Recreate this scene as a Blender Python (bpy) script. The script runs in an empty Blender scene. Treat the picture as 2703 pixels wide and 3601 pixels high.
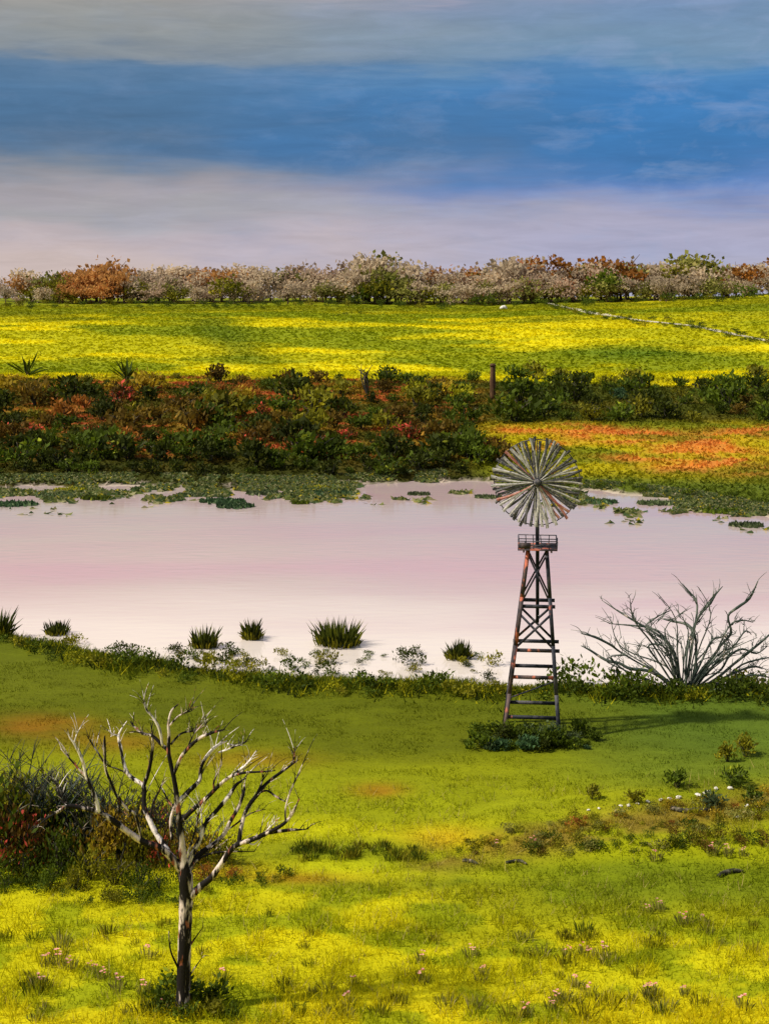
import bpy, math, random
import numpy as np
from mathutils import Vector, Matrix

# ------------------------------------------------------------------ camera, sky, sun, exposure
SC = bpy.context.scene
COL = SC.collection
F, H, HY, CX = 1500.0, 20.7, 270.0, 384.0       # focal length in pixels, eye height, eye-level row, centre column
cd = bpy.data.cameras.new('camera'); cam = bpy.data.objects.new('camera', cd); COL.objects.link(cam)
cam.location = (0, 0, H); cam.rotation_euler = (math.radians(90), 0, 0)
cd.sensor_width = 36; cd.lens = 36 * F / 1024; cd.shift_y = -(512 - HY) / 1024
cd.clip_start = 0.5; cd.clip_end = 20000
SC.camera = cam
SC.view_settings.view_transform = 'Standard'; SC.view_settings.look = 'None'
SC.view_settings.exposure = 0.32; SC.view_settings.gamma = 1
SUN_EL, SUN_AZ = 47.0, 254.0                    # light comes from the left
sd = bpy.data.lights.new('sun', 'SUN'); sun = bpy.data.objects.new('sun', sd); COL.objects.link(sun)
sd.energy = 4.4; sd.angle = math.radians(2.5); sd.color = (1, 0.93, 0.82)
_e, _a = math.radians(SUN_EL), math.radians(SUN_AZ)
to_sun = Vector((math.cos(_e) * math.sin(_a), math.cos(_e) * math.cos(_a), math.sin(_e)))
sun.rotation_euler = to_sun.to_track_quat('Z', 'Y').to_euler()
sun.location = (-60, -20, 80)

def lin(c, k=1.0):
    return tuple((((v / 255) / 12.92 if v / 255 <= 0.04045 else ((v / 255 + 0.055) / 1.055) ** 2.4) * k) for v in c)

class NT:
    def __init__(s, tree): s.t = tree; s.n = tree.nodes; s.l = tree.links
    def new(s, ty, **kw):
        n = s.n.new(ty)
        for k, v in kw.items(): setattr(n, k, v)
        return n
    def put(s, node, key, v):
        i = node.inputs[key]
        if hasattr(v, 'bl_idname') or hasattr(v, 'is_output'): s.l.new(v, i)
        else: i.default_value = v
    def math(s, op, a, b=0.0, c=0.0, clamp=False):
        n = s.new('ShaderNodeMath', operation=op, use_clamp=clamp)
        s.put(n, 0, a); s.put(n, 1, b)
        if op in ('MULTIPLY_ADD',): s.put(n, 2, c)
        return n.outputs[0]
    def rng(s, v, a, b, c, d, smooth=False):
        n = s.new('ShaderNodeMapRange'); n.clamp = True
        if smooth: n.interpolation_type = 'SMOOTHSTEP'
        s.put(n, 0, v); s.put(n, 1, a); s.put(n, 2, b); s.put(n, 3, c); s.put(n, 4, d)
        return n.outputs[0]
    def mix(s, f, a, b, mode='MIX'):
        n = s.new('ShaderNodeMix', data_type='RGBA', blend_type=mode)
        def col(v): return (*v, 1) if isinstance(v, tuple) and len(v) == 3 else v
        s.put(n, 0, f); s.put(n, 6, col(a)); s.put(n, 7, col(b))
        return n.outputs[2]
    def noise(s, vec, scale, detail=4, rough=0.55, dist=0.0):
        n = s.new('ShaderNodeTexNoise'); s.put(n, 'Vector', vec); s.put(n, 'Scale', scale)
        s.put(n, 'Detail', detail); s.put(n, 'Roughness', rough); s.put(n, 'Distortion', dist)
        return n.outputs[0]
    def scalevec(s, vec, sc):
        n = s.new('ShaderNodeMapping'); s.put(n, 'Vector', vec); n.inputs['Scale'].default_value = sc
        return n.outputs[0]

W = bpy.data.worlds.new('World'); SC.world = W; W.use_nodes = True
w = NT(W.node_tree); w.n.clear()
tc = w.new('ShaderNodeTexCoord'); sp = w.new('ShaderNodeSeparateXYZ'); w.l.new(tc.outputs['Generated'], sp.inputs[0])
sx, sy, sz = sp.outputs
hor = w.math('SQRT', w.math('ADD', w.math('MULTIPLY', sx, sx), w.math('MULTIPLY', sy, sy)))
el = w.math('DIVIDE', sz, w.math('MAXIMUM', hor, 0.001))
streak = w.noise(w.scalevec(tc.outputs['Generated'], (5, 5, 55)), 1.0, 5, 0.6, 0.3)
broad = w.noise(w.scalevec(tc.outputs['Generated'], (7, 7, 22)), 1.0, 3, 0.5)
fine = w.noise(w.scalevec(tc.outputs['Generated'], (16, 16, 120)), 1.0, 6, 0.65, 0.5)
elw = w.math('ADD', el, w.math('MULTIPLY', w.math('SUBTRACT', streak, 0.5), 0.030))
elw = w.math('ADD', elw, w.math('MULTIPLY', w.math('SUBTRACT', broad, 0.5), 0.045))
elw = w.math('ADD', elw, w.math('MULTIPLY', w.math('SUBTRACT', fine, 0.5), 0.010))
# visible cloud layers, then unseen added ones: (row, colour to the left, colour to the right)
BANDS = [(278, (206, 188, 182), (180, 178, 198)), (250, (200, 184, 184), (168, 170, 198)), (226, (190, 178, 182), (172, 170, 194)),
         (213, (164, 166, 170), (166, 165, 190)), (198, (172, 165, 170), (132, 148, 192)), (184, (158, 154, 160), (98, 134, 192)),
         (170, (128, 138, 152), (84, 128, 184)), (156, (92, 119, 149), (68, 120, 176)), (128, (78, 114, 150), (66, 122, 178)),
         (98, (84, 121, 158), (68, 128, 188)), (72, (92, 126, 160), (80, 134, 186)), (62, (134, 143, 152), (104, 144, 182)),
         (40, (148, 154, 156), (122, 150, 176)), (14, (152, 152, 150), (114, 145, 182)), (-2, (172, 166, 160), (126, 146, 180)),
         (-16, (208, 182, 172), (186, 172, 182)), (-36, (228, 168, 178), (218, 172, 182)), (-62, (206, 178, 196), (178, 178, 216)),  # from here on: unseen bands added above the frame to tint the pond's reflection
         (-92, (232, 210, 198), (214, 206, 212)), (-140, (244, 228, 208), (236, 222, 212)), (-250, (220, 214, 214), (200, 206, 220))]
def ramp(which):
    r = w.new('ShaderNodeValToRGB'); cr = r.color_ramp; cr.interpolation = 'B_SPLINE'
    while len(cr.elements) < len(BANDS): cr.elements.new(0.5)
    for i, b in enumerate(BANDS):
        cr.elements[i].position = ((HY - b[0]) / F + 0.03) / 0.43
    for i, b in enumerate(BANDS): cr.elements[i].color = (*lin(b[1 + which]), 1)
    w.l.new(w.rng(elw, -0.03, 0.40, 0, 1), r.inputs[0])
    return r.outputs[0]
side = w.math('ADD', w.math('DIVIDE', sx, w.math('MAXIMUM', hor, 0.001)), w.math('MULTIPLY', w.math('SUBTRACT', broad, 0.5), 0.35))
cloud = w.mix(w.rng(side, -0.22, 0.2, 0, 1, True), ramp(0), ramp(1))
wisp = w.noise(w.scalevec(tc.outputs['Generated'], (22, 22, 60)), 1.0, 5, 0.62, 0.35)
cloud = w.mix(w.math('MULTIPLY', w.rng(wisp, 0.50, 0.78, 0, 0.5), w.rng(side, -0.1, 0.22, 0.25, 1)), cloud, lin((150, 168, 202)))
bright = w.rng(fine, 0.3, 0.7, 0.91, 1.09)
cloud = w.mix(1.0, cloud, bright, 'MULTIPLY')
sky_tex = w.new('ShaderNodeTexSky', sky_type='NISHITA'); sky_tex.sun_disc = False
sky_tex.sun_elevation = _e; sky_tex.sun_rotation = _a
b1 = w.new('ShaderNodeBackground'); w.l.new(sky_tex.outputs[0], b1.inputs[0]); b1.inputs[1].default_value = 0.09
b2 = w.new('ShaderNodeBackground'); w.l.new(cloud, b2.inputs[0]); b2.inputs[1].default_value = 0.80
ms = w.new('ShaderNodeMixShader'); w.l.new(w.rng(el, 0.36, 0.75, 1.0, 0.12, True), ms.inputs[0])
w.l.new(b1.outputs[0], ms.inputs[1]); w.l.new(b2.outputs[0], ms.inputs[2])
ow = w.new('ShaderNodeOutputWorld'); w.l.new(ms.outputs[0], ow.inputs[0])

# ------------------------------------------------------------------ helpers
R = random.Random(7)
RN = np.random.default_rng(11)
def at(px, py, d): return Vector(((px - CX) * d / F, d, H - (py - HY) * d / F))
def sm(a, b, x): t = np.clip((x - a) / (b - a), 0, 1); return t * t * (3 - 2 * t)

_tab = RN.random((256, 256))
def vnoise(x, y):
    xi = np.floor(x).astype(int); yi = np.floor(y).astype(int); fx = x - xi; fy = y - yi
    fx = fx * fx * (3 - 2 * fx); fy = fy * fy * (3 - 2 * fy)
    g = lambda i, j: _tab[i & 255, j & 255]
    return (g(xi, yi) * (1 - fx) + g(xi + 1, yi) * fx) * (1 - fy) + (g(xi, yi + 1) * (1 - fx) + g(xi + 1, yi + 1) * fx) * fy
def fbm(x, y, o=4):
    s = 0; a = 0.5; t = 0
    for k in range(o):
        s = s + a * vnoise(x * 2 ** k + 17.3 * k, y * 2 ** k + 9.1 * k); t += a; a *= 0.55
    return s / t

def y_near(px): return np.interp(px, [-200, 0, 40, 90, 150, 210, 300, 400, 510, 600, 690, 768, 1000], [612, 632, 644, 656, 664, 672, 680, 683, 688, 688, 690, 688, 684])
def y_far(px): return np.interp(px, [-200, 0, 100, 200, 300, 400, 480, 560, 640, 700, 768, 1000], [484, 488, 486, 487, 489, 484, 482, 490, 496, 503, 516, 560])
PD = [0, 100, 140, 148, 156, 165, 185, 215, 235, 260, 300, 350, 385, 400, 430, 600, 2000, 6000, 9000]
PZ = [0.3, 0.3, 0.3, 0.5, 1.2, 2.0, 3.2, 4.5, 5.0, 6.2, 8.7, 11.8, 13.8, 14.3, 14.2, 6, -25, -90, -170]
def ground_z(X, d):
    X = np.asarray(X, float); d = np.asarray(d, float); dd = np.maximum(d, 22)
    px = CX + F * X / dd; pf = HY + H * F / dd
    wob = (fbm(X * 0.35, d * 0.22) - 0.5)
    s1 = pf - y_near(px) + wob * 12
    s2 = y_far(px) - pf + wob * 9
    zn = np.clip(s1 * 0.035, -0.7, 0.32) + np.clip(s1 / 60, 0, 1) * 0.35 * (fbm(X * 0.16, d * 0.16) - 0.5)
    g1 = np.interp(px, [390, 560, 768, 900], [850, 815, 778, 760]); g2 = np.interp(px, [390, 560, 768, 900], [858, 872, 880, 884])
    zn = zn + 0.5 * sm(400, 520, px) * (sm(0, 1, (pf - g1 + 25) / 40) * (1 - sm(0, 1, (pf - g2 + 10) / 18)))
    hill = 18.6 * np.clip(1 - d / 34, 0, 1.6) ** 1.3
    prof = np.interp(d, PD, PZ)
    prof = prof + sm(170, 260, d) * 1.0 * (fbm(X * 0.012, d * 0.012) - 0.5) * np.clip(1 - (d - 380) / 100, 0, 1)
    left_dip = sm(0, 1, (150 - px) / 250) * sm(240, 390, d) * 0.9
    zf = np.where(s2 > 0, np.minimum(s2 * 0.08, prof - left_dip), np.maximum(s2 * 0.06, -0.7))
    z = np.where(d < 105, zn, zf)
    z = z + hill
    wet = (z < 0.2) & (d > 55) & (d < 190)
    return np.where(wet, z + sm(150, 240, np.abs(X)) * 1.6, z)
def place(px, py, dmin=34.0):
    d = np.concatenate([np.arange(dmin, 110, 0.05), np.arange(110, 440, 0.2)])
    X = (px - CX) * d / F
    yy = HY + (H - ground_z(X, d)) * F / d
    k = np.argmax(yy <= py)
    if yy[k] > py: k = int(np.argmin(np.where(d < 420, yy, 9e9)))
    return Vector((float(X[k]), float(d[k]), float(ground_z(X[k:k + 1], d[k:k + 1])[0])))

def crest(px):
    d = np.arange(370, 412, 0.5); X = (px - CX) * d / F; yy = HY + (H - ground_z(X, d)) * F / d; k = int(np.argmin(yy)); return float(d[k]), float(yy[k])
def on_ground(px, d): x = (px - CX) * d / F; return Vector((x, d, float(ground_z([x], [d])[0])))
def mesh_np(name, V, faces_n, loops, mat, cols=None, tone=None, smooth=False):
    me = bpy.data.meshes.new(name); V = np.asarray(V, np.float32)
    loops = np.asarray(loops, np.int32).ravel(); faces_n = np.asarray(faces_n, np.int32)
    me.vertices.add(len(V)); me.vertices.foreach_set('co', V.ravel())
    me.loops.add(len(loops)); me.loops.foreach_set('vertex_index', loops)
    me.polygons.add(len(faces_n)); st = np.concatenate([[0], np.cumsum(faces_n)[:-1]]).astype(np.int32)
    me.polygons.foreach_set('loop_start', st); me.polygons.foreach_set('loop_total', faces_n)
    if smooth: me.polygons.foreach_set('use_smooth', np.ones(len(faces_n), bool))
    if cols is not None:
        a = me.color_attributes.new('Col', 'FLOAT_COLOR', 'POINT')
        a.data.foreach_set('color', np.column_stack([cols, np.ones(len(cols))]).astype(np.float32).ravel())
    if tone is not None:
        a = me.attributes.new('tone', 'FLOAT', 'POINT'); a.data.foreach_set('value', np.asarray(tone, np.float32))
    me.update(calc_edges=True); me.validate()
    if mat: me.materials.append(mat)
    return me
def link(name, me, parent=None, loc=None):
    o = bpy.data.objects.new(name, me); COL.objects.link(o)
    if parent is not None: o.parent = parent
    if loc is not None: o.location = loc
    return o
def tag(o, label=None, cat=None, group=None, kind=None):
    if label: o['label'] = label
    if cat: o['category'] = cat
    if group: o['group'] = group
    if kind: o['kind'] = kind
    return o
def thing(name, label, cat, loc, group=None, rz=0, sc=1.0):
    o = bpy.data.objects.new(name, None); COL.objects.link(o); o.empty_display_size = 0.3
    o.location = loc; o.rotation_euler = (0, 0, rz); o.scale = (sc, sc, sc) if not isinstance(sc, tuple) else sc
    return tag(o, label, cat, group)

class MB:
    """collects shapes, links them as one mesh"""
    def __init__(s): s.v = []; s.f = []; s.t = []
    def tube(s, pts, rad, sides=7, sub=3, tone=0.5, rough=0.0):
        P = [Vector(p) for p in pts]; Rr = list(rad)
        if sub > 1 and len(P) > 2:
            Q = []; S = []
            for i in range(len(P) - 1):
                p0 = P[max(i - 1, 0)]; p1 = P[i]; p2 = P[i + 1]; p3 = P[min(i + 2, len(P) - 1)]
                for k in range(sub):
                    t = k / sub
                    Q.append(0.5 * ((2 * p1) + (p2 - p0) * t + (2 * p0 - 5 * p1 + 4 * p2 - p3) * t * t + (3 * p1 - p0 - 3 * p2 + p3) * t ** 3))
                    S.append(Rr[i] * (1 - t) + Rr[i + 1] * t)
            Q.append(P[-1]); S.append(Rr[-1]); P, Rr = Q, S
        b = len(s.v); n = len(P); up = Vector((0.13, 0.97, 0.2)).normalized()
        for i in range(n):
            d = (P[min(i + 1, n - 1)] - P[max(i - 1, 0)])
            if d.length < 1e-7: d = Vector((0, 0, 1))
            d.normalize(); a = d.cross(up)
            if a.length < 1e-3: a = d.cross(Vector((1, 0, 0)))
            a.normalize(); c = a.cross(d)
            for k in range(sides):
                th = 2 * math.pi * k / sides
                rr = Rr[i] * (1 + rough * (R.random() - 0.5))
                s.v.append(P[i] + a * (math.cos(th) * rr) + c * (math.sin(th) * rr)); s.t.append(tone)
        for i in range(n - 1):
            for k in range(sides):
                k2 = (k + 1) % sides
                s.f.append((b + i * sides + k, b + i * sides + k2, b + (i + 1) * sides + k2, b + (i + 1) * sides + k))
        s.f.append(tuple(b + k for k in reversed(range(sides)))); s.f.append(tuple(b + (n - 1) * sides + k for k in range(sides)))
        return s
    def bar(s, a, b_, w_, t_, side=Vector((0, 1, 0)), tone=0.5):
        a = Vector(a); b_ = Vector(b_); d = (b_ - a).normalized(); x = d.cross(side)
        if x.length < 1e-3: x = d.cross(Vector((1, 0, 0)))
        x.normalize(); y = x.cross(d).normalized(); i = len(s.v)
        for p in (a, b_):
            for u, v in ((-1, -1), (1, -1), (1, 1), (-1, 1)):
                s.v.append(p + x * (u * w_ / 2) + y * (v * t_ / 2)); s.t.append(tone)
        for q in ((0, 3, 2, 1), (4, 5, 6, 7), (0, 1, 5, 4), (1, 2, 6, 5), (2, 3, 7, 6), (3, 0, 4, 7)): s.f.append(tuple(i + k for k in q))
        return s
    def poly(s, pts, tone=0.5):
        i = len(s.v); s.v += [Vector(p) for p in pts]; s.t += [tone] * len(pts); s.f.append(tuple(range(i, i + len(pts)))); return s
    def mesh(s, name, mat, smooth=True, origin=Vector((0, 0, 0))):
        return mesh_np(name, [tuple(v - origin) for v in s.v], [len(f) for f in s.f], [k for f in s.f for k in f], mat, tone=s.t, smooth=smooth)

# ------------------------------------------------------------------ materials
def base_mat(name, rough=0.8, spec=0.2):
    m = bpy.data.materials.new(name); m.use_nodes = True; n = NT(m.node_tree)
    b = n.n['Principled BSDF']; b.inputs['Roughness'].default_value = rough; b.inputs['Specular IOR Level'].default_value = spec
    return m, n, b
def leaf_mat(name, c1, c2, c3=None, k=1.0, thin=0.35, c3at=.86):
    m, n, b = base_mat(name, 0.75, 0.15)
    at_ = n.new('ShaderNodeAttribute', attribute_name='tone'); oi = n.new('ShaderNodeObjectInfo')
    c = n.mix(at_.outputs['Fac'], lin(c1, k), lin(c2, k))
    if c3: c = n.mix(n.rng(at_.outputs['Fac'], c3at, c3at + .07, 0, 1), c, lin(c3, k))
    c = n.mix(1.0, c, n.rng(oi.outputs['Random'], 0, 1, 0.72, 1.25), 'MULTIPLY')
    n.l.new(c, b.inputs['Base Color'])
    tr = n.new('ShaderNodeBsdfTranslucent'); n.l.new(c, tr.inputs[0]); mx = n.new('ShaderNodeMixShader'); mx.inputs[0].default_value = thin
    n.l.new(b.outputs[0], mx.inputs[1]); n.l.new(tr.outputs[0], mx.inputs[2]); n.l.new(mx.outputs[0], n.n['Material Output'].inputs[0])
    return m
def col_mat(name, rough=0.9, var=(0.75, 1.25), sc=(0.35, 0.9, 0.5), bump=0.0, thin=0.0):
    m, n, b = base_mat(name, rough, 0.08)
    a = n.new('ShaderNodeAttribute', attribute_name='Col'); tcn = n.new('ShaderNodeTexCoord')
    n1 = n.noise(n.scalevec(tcn.outputs['Object'], sc), 1.0, 5, 0.65, 0.6)
    n2 = n.noise(n.scalevec(tcn.outputs['Object'], tuple(v * 7 for v in sc)), 1.0, 4, 0.7)
    c = n.mix(1.0, a.outputs['Color'], n.rng(n1, 0.3, 0.7, *var), 'MULTIPLY')
    c = n.mix(1.0, c, n.rng(n2, 0.3, 0.7, var[0] * 1.08, var[1] * 0.95), 'MULTIPLY')
    n.l.new(c, b.inputs['Base Color'])
    if thin:
        tr = n.new('ShaderNodeBsdfTranslucent'); n.l.new(c, tr.inputs[0]); mx = n.new('ShaderNodeMixShader'); mx.inputs[0].default_value = thin
        n.l.new(b.outputs[0], mx.inputs[1]); n.l.new(tr.outputs[0], mx.inputs[2]); n.l.new(mx.outputs[0], n.n['Material Output'].inputs[0])
    if bump:
        bp = n.new('ShaderNodeBump'); bp.inputs['Strength'].default_value = bump; bp.inputs['Distance'].default_value = 0.25
        n.l.new(n2, bp.inputs['Height']); n.l.new(bp.outputs[0], b.inputs['Normal'])
    return m
def mottled(name, ca, cb, cc=None, sc=(3, 3, 1.2), lo=0.45, hi=0.55, rough=0.75, lo2=0.6, hi2=0.66):
    m, n, b = base_mat(name, rough, 0.2); tcn = n.new('ShaderNodeTexCoord'); v = n.scalevec(tcn.outputs['Object'], sc)
    n1 = n.noise(v, 1.0, 5, 0.6, 0.4); c = n.mix(n.rng(n1, lo, hi, 0, 1), lin(ca), lin(cb))
    if cc:
        n2 = n.noise(n.scalevec(v, (1.7, 1.7, 1.7)), 1.0, 3, 0.5); c = n.mix(n.rng(n2, lo2, hi2, 0, 1), c, lin(cc))
    f = n.noise(n.scalevec(v, (8, 8, 8)), 1.0, 4, 0.7); c = n.mix(1.0, c, n.rng(f, 0.3, 0.7, 0.75, 1.2), 'MULTIPLY')
    n.l.new(c, b.inputs['Base Color'])
    bp = n.new('ShaderNodeBump'); bp.inputs['Strength'].default_value = 0.5; bp.inputs['Distance'].default_value = 0.03
    n.l.new(f, bp.inputs['Height']); n.l.new(bp.outputs[0], b.inputs['Normal'])
    return m

M_ground = col_mat('meadow_soil_and_grass', 0.95, (0.86, 1.15), (0.35, 0.8, 0.5), 0.4)
M_grass = col_mat('grass_blades', 0.8, (0.9, 1.1), thin=0.45)
M_steel = mottled('weathered_steel', (38, 40, 48), (82, 80, 84), (150, 82, 66), (1.6, 1.6, .9), 0.5, 0.62, 0.6, 0.64, 0.70)
M_steel_rust = mottled('rusty_steel', (46, 44, 48), (96, 80, 76), (190, 108, 84), (1.4, 1.4, .7), 0.45, 0.6, 0.7, 0.54, 0.60)
M_vane = [mottled('galvanised_blade', (150, 146, 138), (196, 190, 180), (90, 88, 88), (6, 6, 6), 0.4, 0.6, 0.5),
          mottled('dull_dark_blade', (58, 58, 62), (104, 100, 98), (150, 140, 130), (6, 6, 6), 0.4, 0.6, 0.5),
          mottled('rusted_blade', (150, 78, 66), (186, 138, 120), (100, 92, 90), (5, 5, 5), 0.4, 0.6, 0.7)]
M_bark = mottled('light_shade_bark', (22, 17, 15), (214, 196, 184), (160, 94, 72), (3.4, 3.4, .8), 0.51, 0.58, 0.8, 0.62, 0.68)  # pale and dark patches stand in for sunlit and shaded bark
M_bark_pale = mottled('sunlit_patch_bark', (26, 20, 18), (236, 224, 216), (184, 122, 92), (3, 3, .9), 0.47, 0.54, 0.8, 0.64, 0.7)  # lighter copy: white patches imitate sunlit edges, near-black ones the shade
M_bark_dark = mottled('dark_bark', (38, 38, 30), (92, 88, 72), (150, 132, 108), (3, 3, 2), 0.45, 0.6, 0.85, 0.6, 0.7)
M_greywood = mottled('grey_green_branch', (52, 64, 56), (108, 114, 102), (196, 180, 164), (1.6, 1.6, 1.6), 0.46, 0.62, 0.8, 0.64, 0.72)
M_post = mottled('old_post_wood', (70, 48, 30), (98, 72, 44), None, (2, 2, 0.6))
M_stone = mottled('pale_stone', (196, 188, 172), (230, 224, 212), None, (4, 4, 4))
M_trunk = mottled('far_trunk', (92, 72, 56), (134, 112, 94), None, (1, 1, 0.5))
M_petal = leaf_mat('pink_petals', (226, 150, 140), (238, 186, 172), (240, 120, 100))

# leaf colours: dull to bright, with an accent
LEAF = {
 'dark_green': leaf_mat('leaves_dark_green', (38, 52, 10), (94, 110, 18), (144, 152, 36)),
 'deep_green': leaf_mat('leaves_deep_green', (34, 42, 8), (72, 80, 14), (116, 120, 26)),
 'gold': leaf_mat('leaves_gold', (122, 102, 20), (176, 148, 32), (220, 190, 44)),
 'olive': leaf_mat('leaves_olive', (74, 76, 14), (140, 134, 24), (186, 172, 40)),
 'rust': leaf_mat('leaves_rust', (112, 74, 24), (172, 108, 40), (222, 116, 62)),
 'red': leaf_mat('leaves_and_red_blossom', (62, 54, 14), (120, 84, 24), (240, 98, 78), c3at=.76),
 'brown': leaf_mat('leaves_brown', (70, 54, 16), (116, 94, 24), (160, 120, 40)),
 'beige': leaf_mat('twigs_beige', (178, 158, 128), (206, 186, 154), (206, 170, 118), thin=.55),
 'pinkish': leaf_mat('twigs_pinkish_brown', (158, 134, 110), (190, 164, 136), (170, 112, 76), thin=.55),
 'amber': leaf_mat('leaves_amber', (178, 122, 62), (206, 152, 84), (204, 118, 54), thin=.5),
 'moss': leaf_mat('leaves_moss', (96, 98, 34), (150, 146, 70), (190, 174, 110), thin=.4),
 'yellow_green': leaf_mat('leaves_yellow_green', (112, 116, 14), (176, 168, 24), (214, 200, 60)),
 'blue_green': leaf_mat('leaves_blue_green', (34, 58, 34), (76, 104, 62), (120, 140, 96)),
 'grey_green': leaf_mat('leaves_grey_green', (52, 66, 38), (104, 118, 72), (150, 156, 112)),
}

# ------------------------------------------------------------------ ground cover colours by place (grass, bare earth, flowers)
def ground_col(X, d):
    dd = np.maximum(d, 30.0); px = CX + F * X / dd; z = ground_z(X, d); py = HY + (H - z) * F / dd
    L = lambda c: np.array(lin(c))
    def mixc(a, b, f): return a * (1 - f[:, None]) + b * f[:, None]
    n1 = fbm(X * 0.10, d * 0.22); n2 = fbm(X * 0.5 + 40, d * 0.9 + 7); n3 = fbm(X * 0.045 + 9, d * 0.10 + 3, 5)
    pyn = py + (n1 - 0.5) * 46
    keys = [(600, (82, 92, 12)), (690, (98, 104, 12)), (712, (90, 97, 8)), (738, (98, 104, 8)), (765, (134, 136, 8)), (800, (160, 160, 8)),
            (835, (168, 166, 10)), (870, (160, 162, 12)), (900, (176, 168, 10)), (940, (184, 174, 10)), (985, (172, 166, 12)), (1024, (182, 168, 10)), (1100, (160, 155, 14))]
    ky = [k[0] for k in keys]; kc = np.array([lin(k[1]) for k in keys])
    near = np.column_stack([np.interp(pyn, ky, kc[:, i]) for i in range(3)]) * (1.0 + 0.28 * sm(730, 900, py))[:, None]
    # green sward under the windmill and by the gully to the right
    near = mixc(near, L((84, 106, 30)), sm(470, 680, px + (n1 - .5) * 200) * (1 - sm(770, 800, pyn)) * 0.8)
    near = mixc(near, L((86, 106, 22)), sm(450, 640, px) * sm(855, 872, pyn) * (1 - sm(890, 930, pyn)) * 0.85)
    near = mixc(near, L((124, 140, 12)), sm(0.48, 0.62, n2) * 0.7 * sm(840, 900, py))
    near = mixc(near, L((118, 128, 12)), sm(0.48, 0.62, n3) * 0.6 * sm(740, 800, py))
    gl = np.interp(px, [300, 400, 560, 768, 900], [842, 848, 822, 788, 770])
    gul = np.exp(-((py - gl - 14) / 17) ** 2) * sm(385, 440, px)
    near = mixc(near, L((132, 114, 36)), np.clip(gul * sm(0.30, 0.52, n2) * 1.1, 0, 1))
    near = mixc(near, L((198, 166, 20)), np.clip(np.exp(-((px - 445) / 45) ** 2 - ((py - 838) / 12) ** 2), 0, 1) * 0.8)
    for (cx, cy, rx, ry, a) in ((40, 726, 60, 11, .5), (110, 742, 60, 10, .35), (250, 760, 60, 9, .35), (378, 790, 26, 7, .6), (300, 878, 60, 7, .5), (215, 868, 60, 10, .5)):
        near = mixc(near, L((158, 92, 22)), np.clip(np.exp(-((px - cx) / rx) ** 2 - ((py - cy) / ry) ** 2) * a * (0.4 + 1.2 * n2), 0, 1))
    for (cx, cy, rx, ry, a) in ((330, 850, 110, 10, .7), (430, 885, 110, 8, .6), (250, 858, 40, 9, .5)):
        near = mixc(near, L((84, 98, 14)), np.clip(np.exp(-((px - cx) / rx) ** 2 - ((py - cy) / ry) ** 2) * a * (0.4 + 1.2 * n2), 0, 1))
    # far bank
    bank = np.tile(L((78, 74, 16)), (len(X), 1))
    bank = mixc(bank, L((128, 98, 24)), sm(0.42, 0.6, n1))
    bank = mixc(bank, L((178, 82, 44)), sm(0.56, 0.68, fbm(X * 0.22 + 5, d * 0.5 + 60)) * 0.75 * (1 - sm(440, 500, px)) * (1 - sm(452, 462, py)))
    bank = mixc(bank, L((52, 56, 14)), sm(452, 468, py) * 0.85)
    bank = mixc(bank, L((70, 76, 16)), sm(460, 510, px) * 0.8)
    slope = np.tile(L((172, 158, 14)), (len(X), 1))
    slope = mixc(slope, L((120, 124, 16)), sm(0.46, 0.60, fbm(X * 0.10 + 2, d * 0.14 + 33 + X * .05)))
    on = fbm(X * 0.20 + 31, d * 0.30 + 77, 5)
    for (cx, cy, rx, ry, a) in ((600, 434, 34, 5, .9), (640, 438, 40, 6, 1), (570, 428, 30, 4, .8), (700, 452, 40, 8, 1), (745, 466, 45, 9, 1), (720, 440, 40, 5, .8), (690, 470, 40, 5, .8), (760, 432, 40, 5, .8), (520, 430, 26, 4, .7), (550, 446, 22, 5, .5), (640, 458, 40, 4, .5)):
        slope = mixc(slope, L((214, 124, 54)), np.clip(np.exp(-((px - cx) / rx) ** 2 - ((py - cy) / ry) ** 2) * a * (0.25 + 1.4 * sm(.40, .60, on)), 0, .75))
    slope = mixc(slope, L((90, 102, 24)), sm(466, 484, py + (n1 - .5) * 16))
    bank = mixc(bank, slope, sm(455, 520, px + (n1 - .5) * 60) * sm(418, 428, py))
    # flowering hillside
    f1 = fbm(X * 0.024 + 3, d * 0.04 + 1, 5); f2 = fbm(X * 0.045 + 8, d * 0.075 + 2, 5)
    field = np.tile(L((224, 208, 8)), (len(X), 1))
    field = mixc(field, L((172, 170, 10)), sm(0.36, 0.56, f2) * 0.85)
    field = mixc(field, L((126, 138, 12)), sm(0.47, 0.62, f1) * 0.9)
    field = mixc(field, L((92, 110, 14)), np.clip(np.exp(-((px - (205 + (py - 318) * 1.1)) / 32) ** 2) * sm(310, 322, py) * (1 - sm(355, 372, py)) * 0.75, 0, 1))
    field = mixc(field, L((96, 118, 16)), np.clip(np.exp(-((px - 640) / 90) ** 2 - ((py - 353) / 9) ** 2) * 0.9 * (0.5 + f2), 0, 1))
    field = mixc(field, L((112, 120, 16)), (1 - sm(303, 326, py + (f1 - .5) * 50)) * 0.85 * (1 - sm(560, 660, px) * 0.4))
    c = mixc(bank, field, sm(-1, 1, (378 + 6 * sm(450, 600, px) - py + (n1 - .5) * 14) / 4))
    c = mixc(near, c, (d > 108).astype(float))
    mud = sm(0.22, 0.02, z) * ((d > 55) & (d < 170))
    c = mixc(c, L((196, 178, 160)), mud * 0.85 * sm(0.35, 0.55, n2))
    return np.clip(c * 0.86, 0, 0.8)

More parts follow.
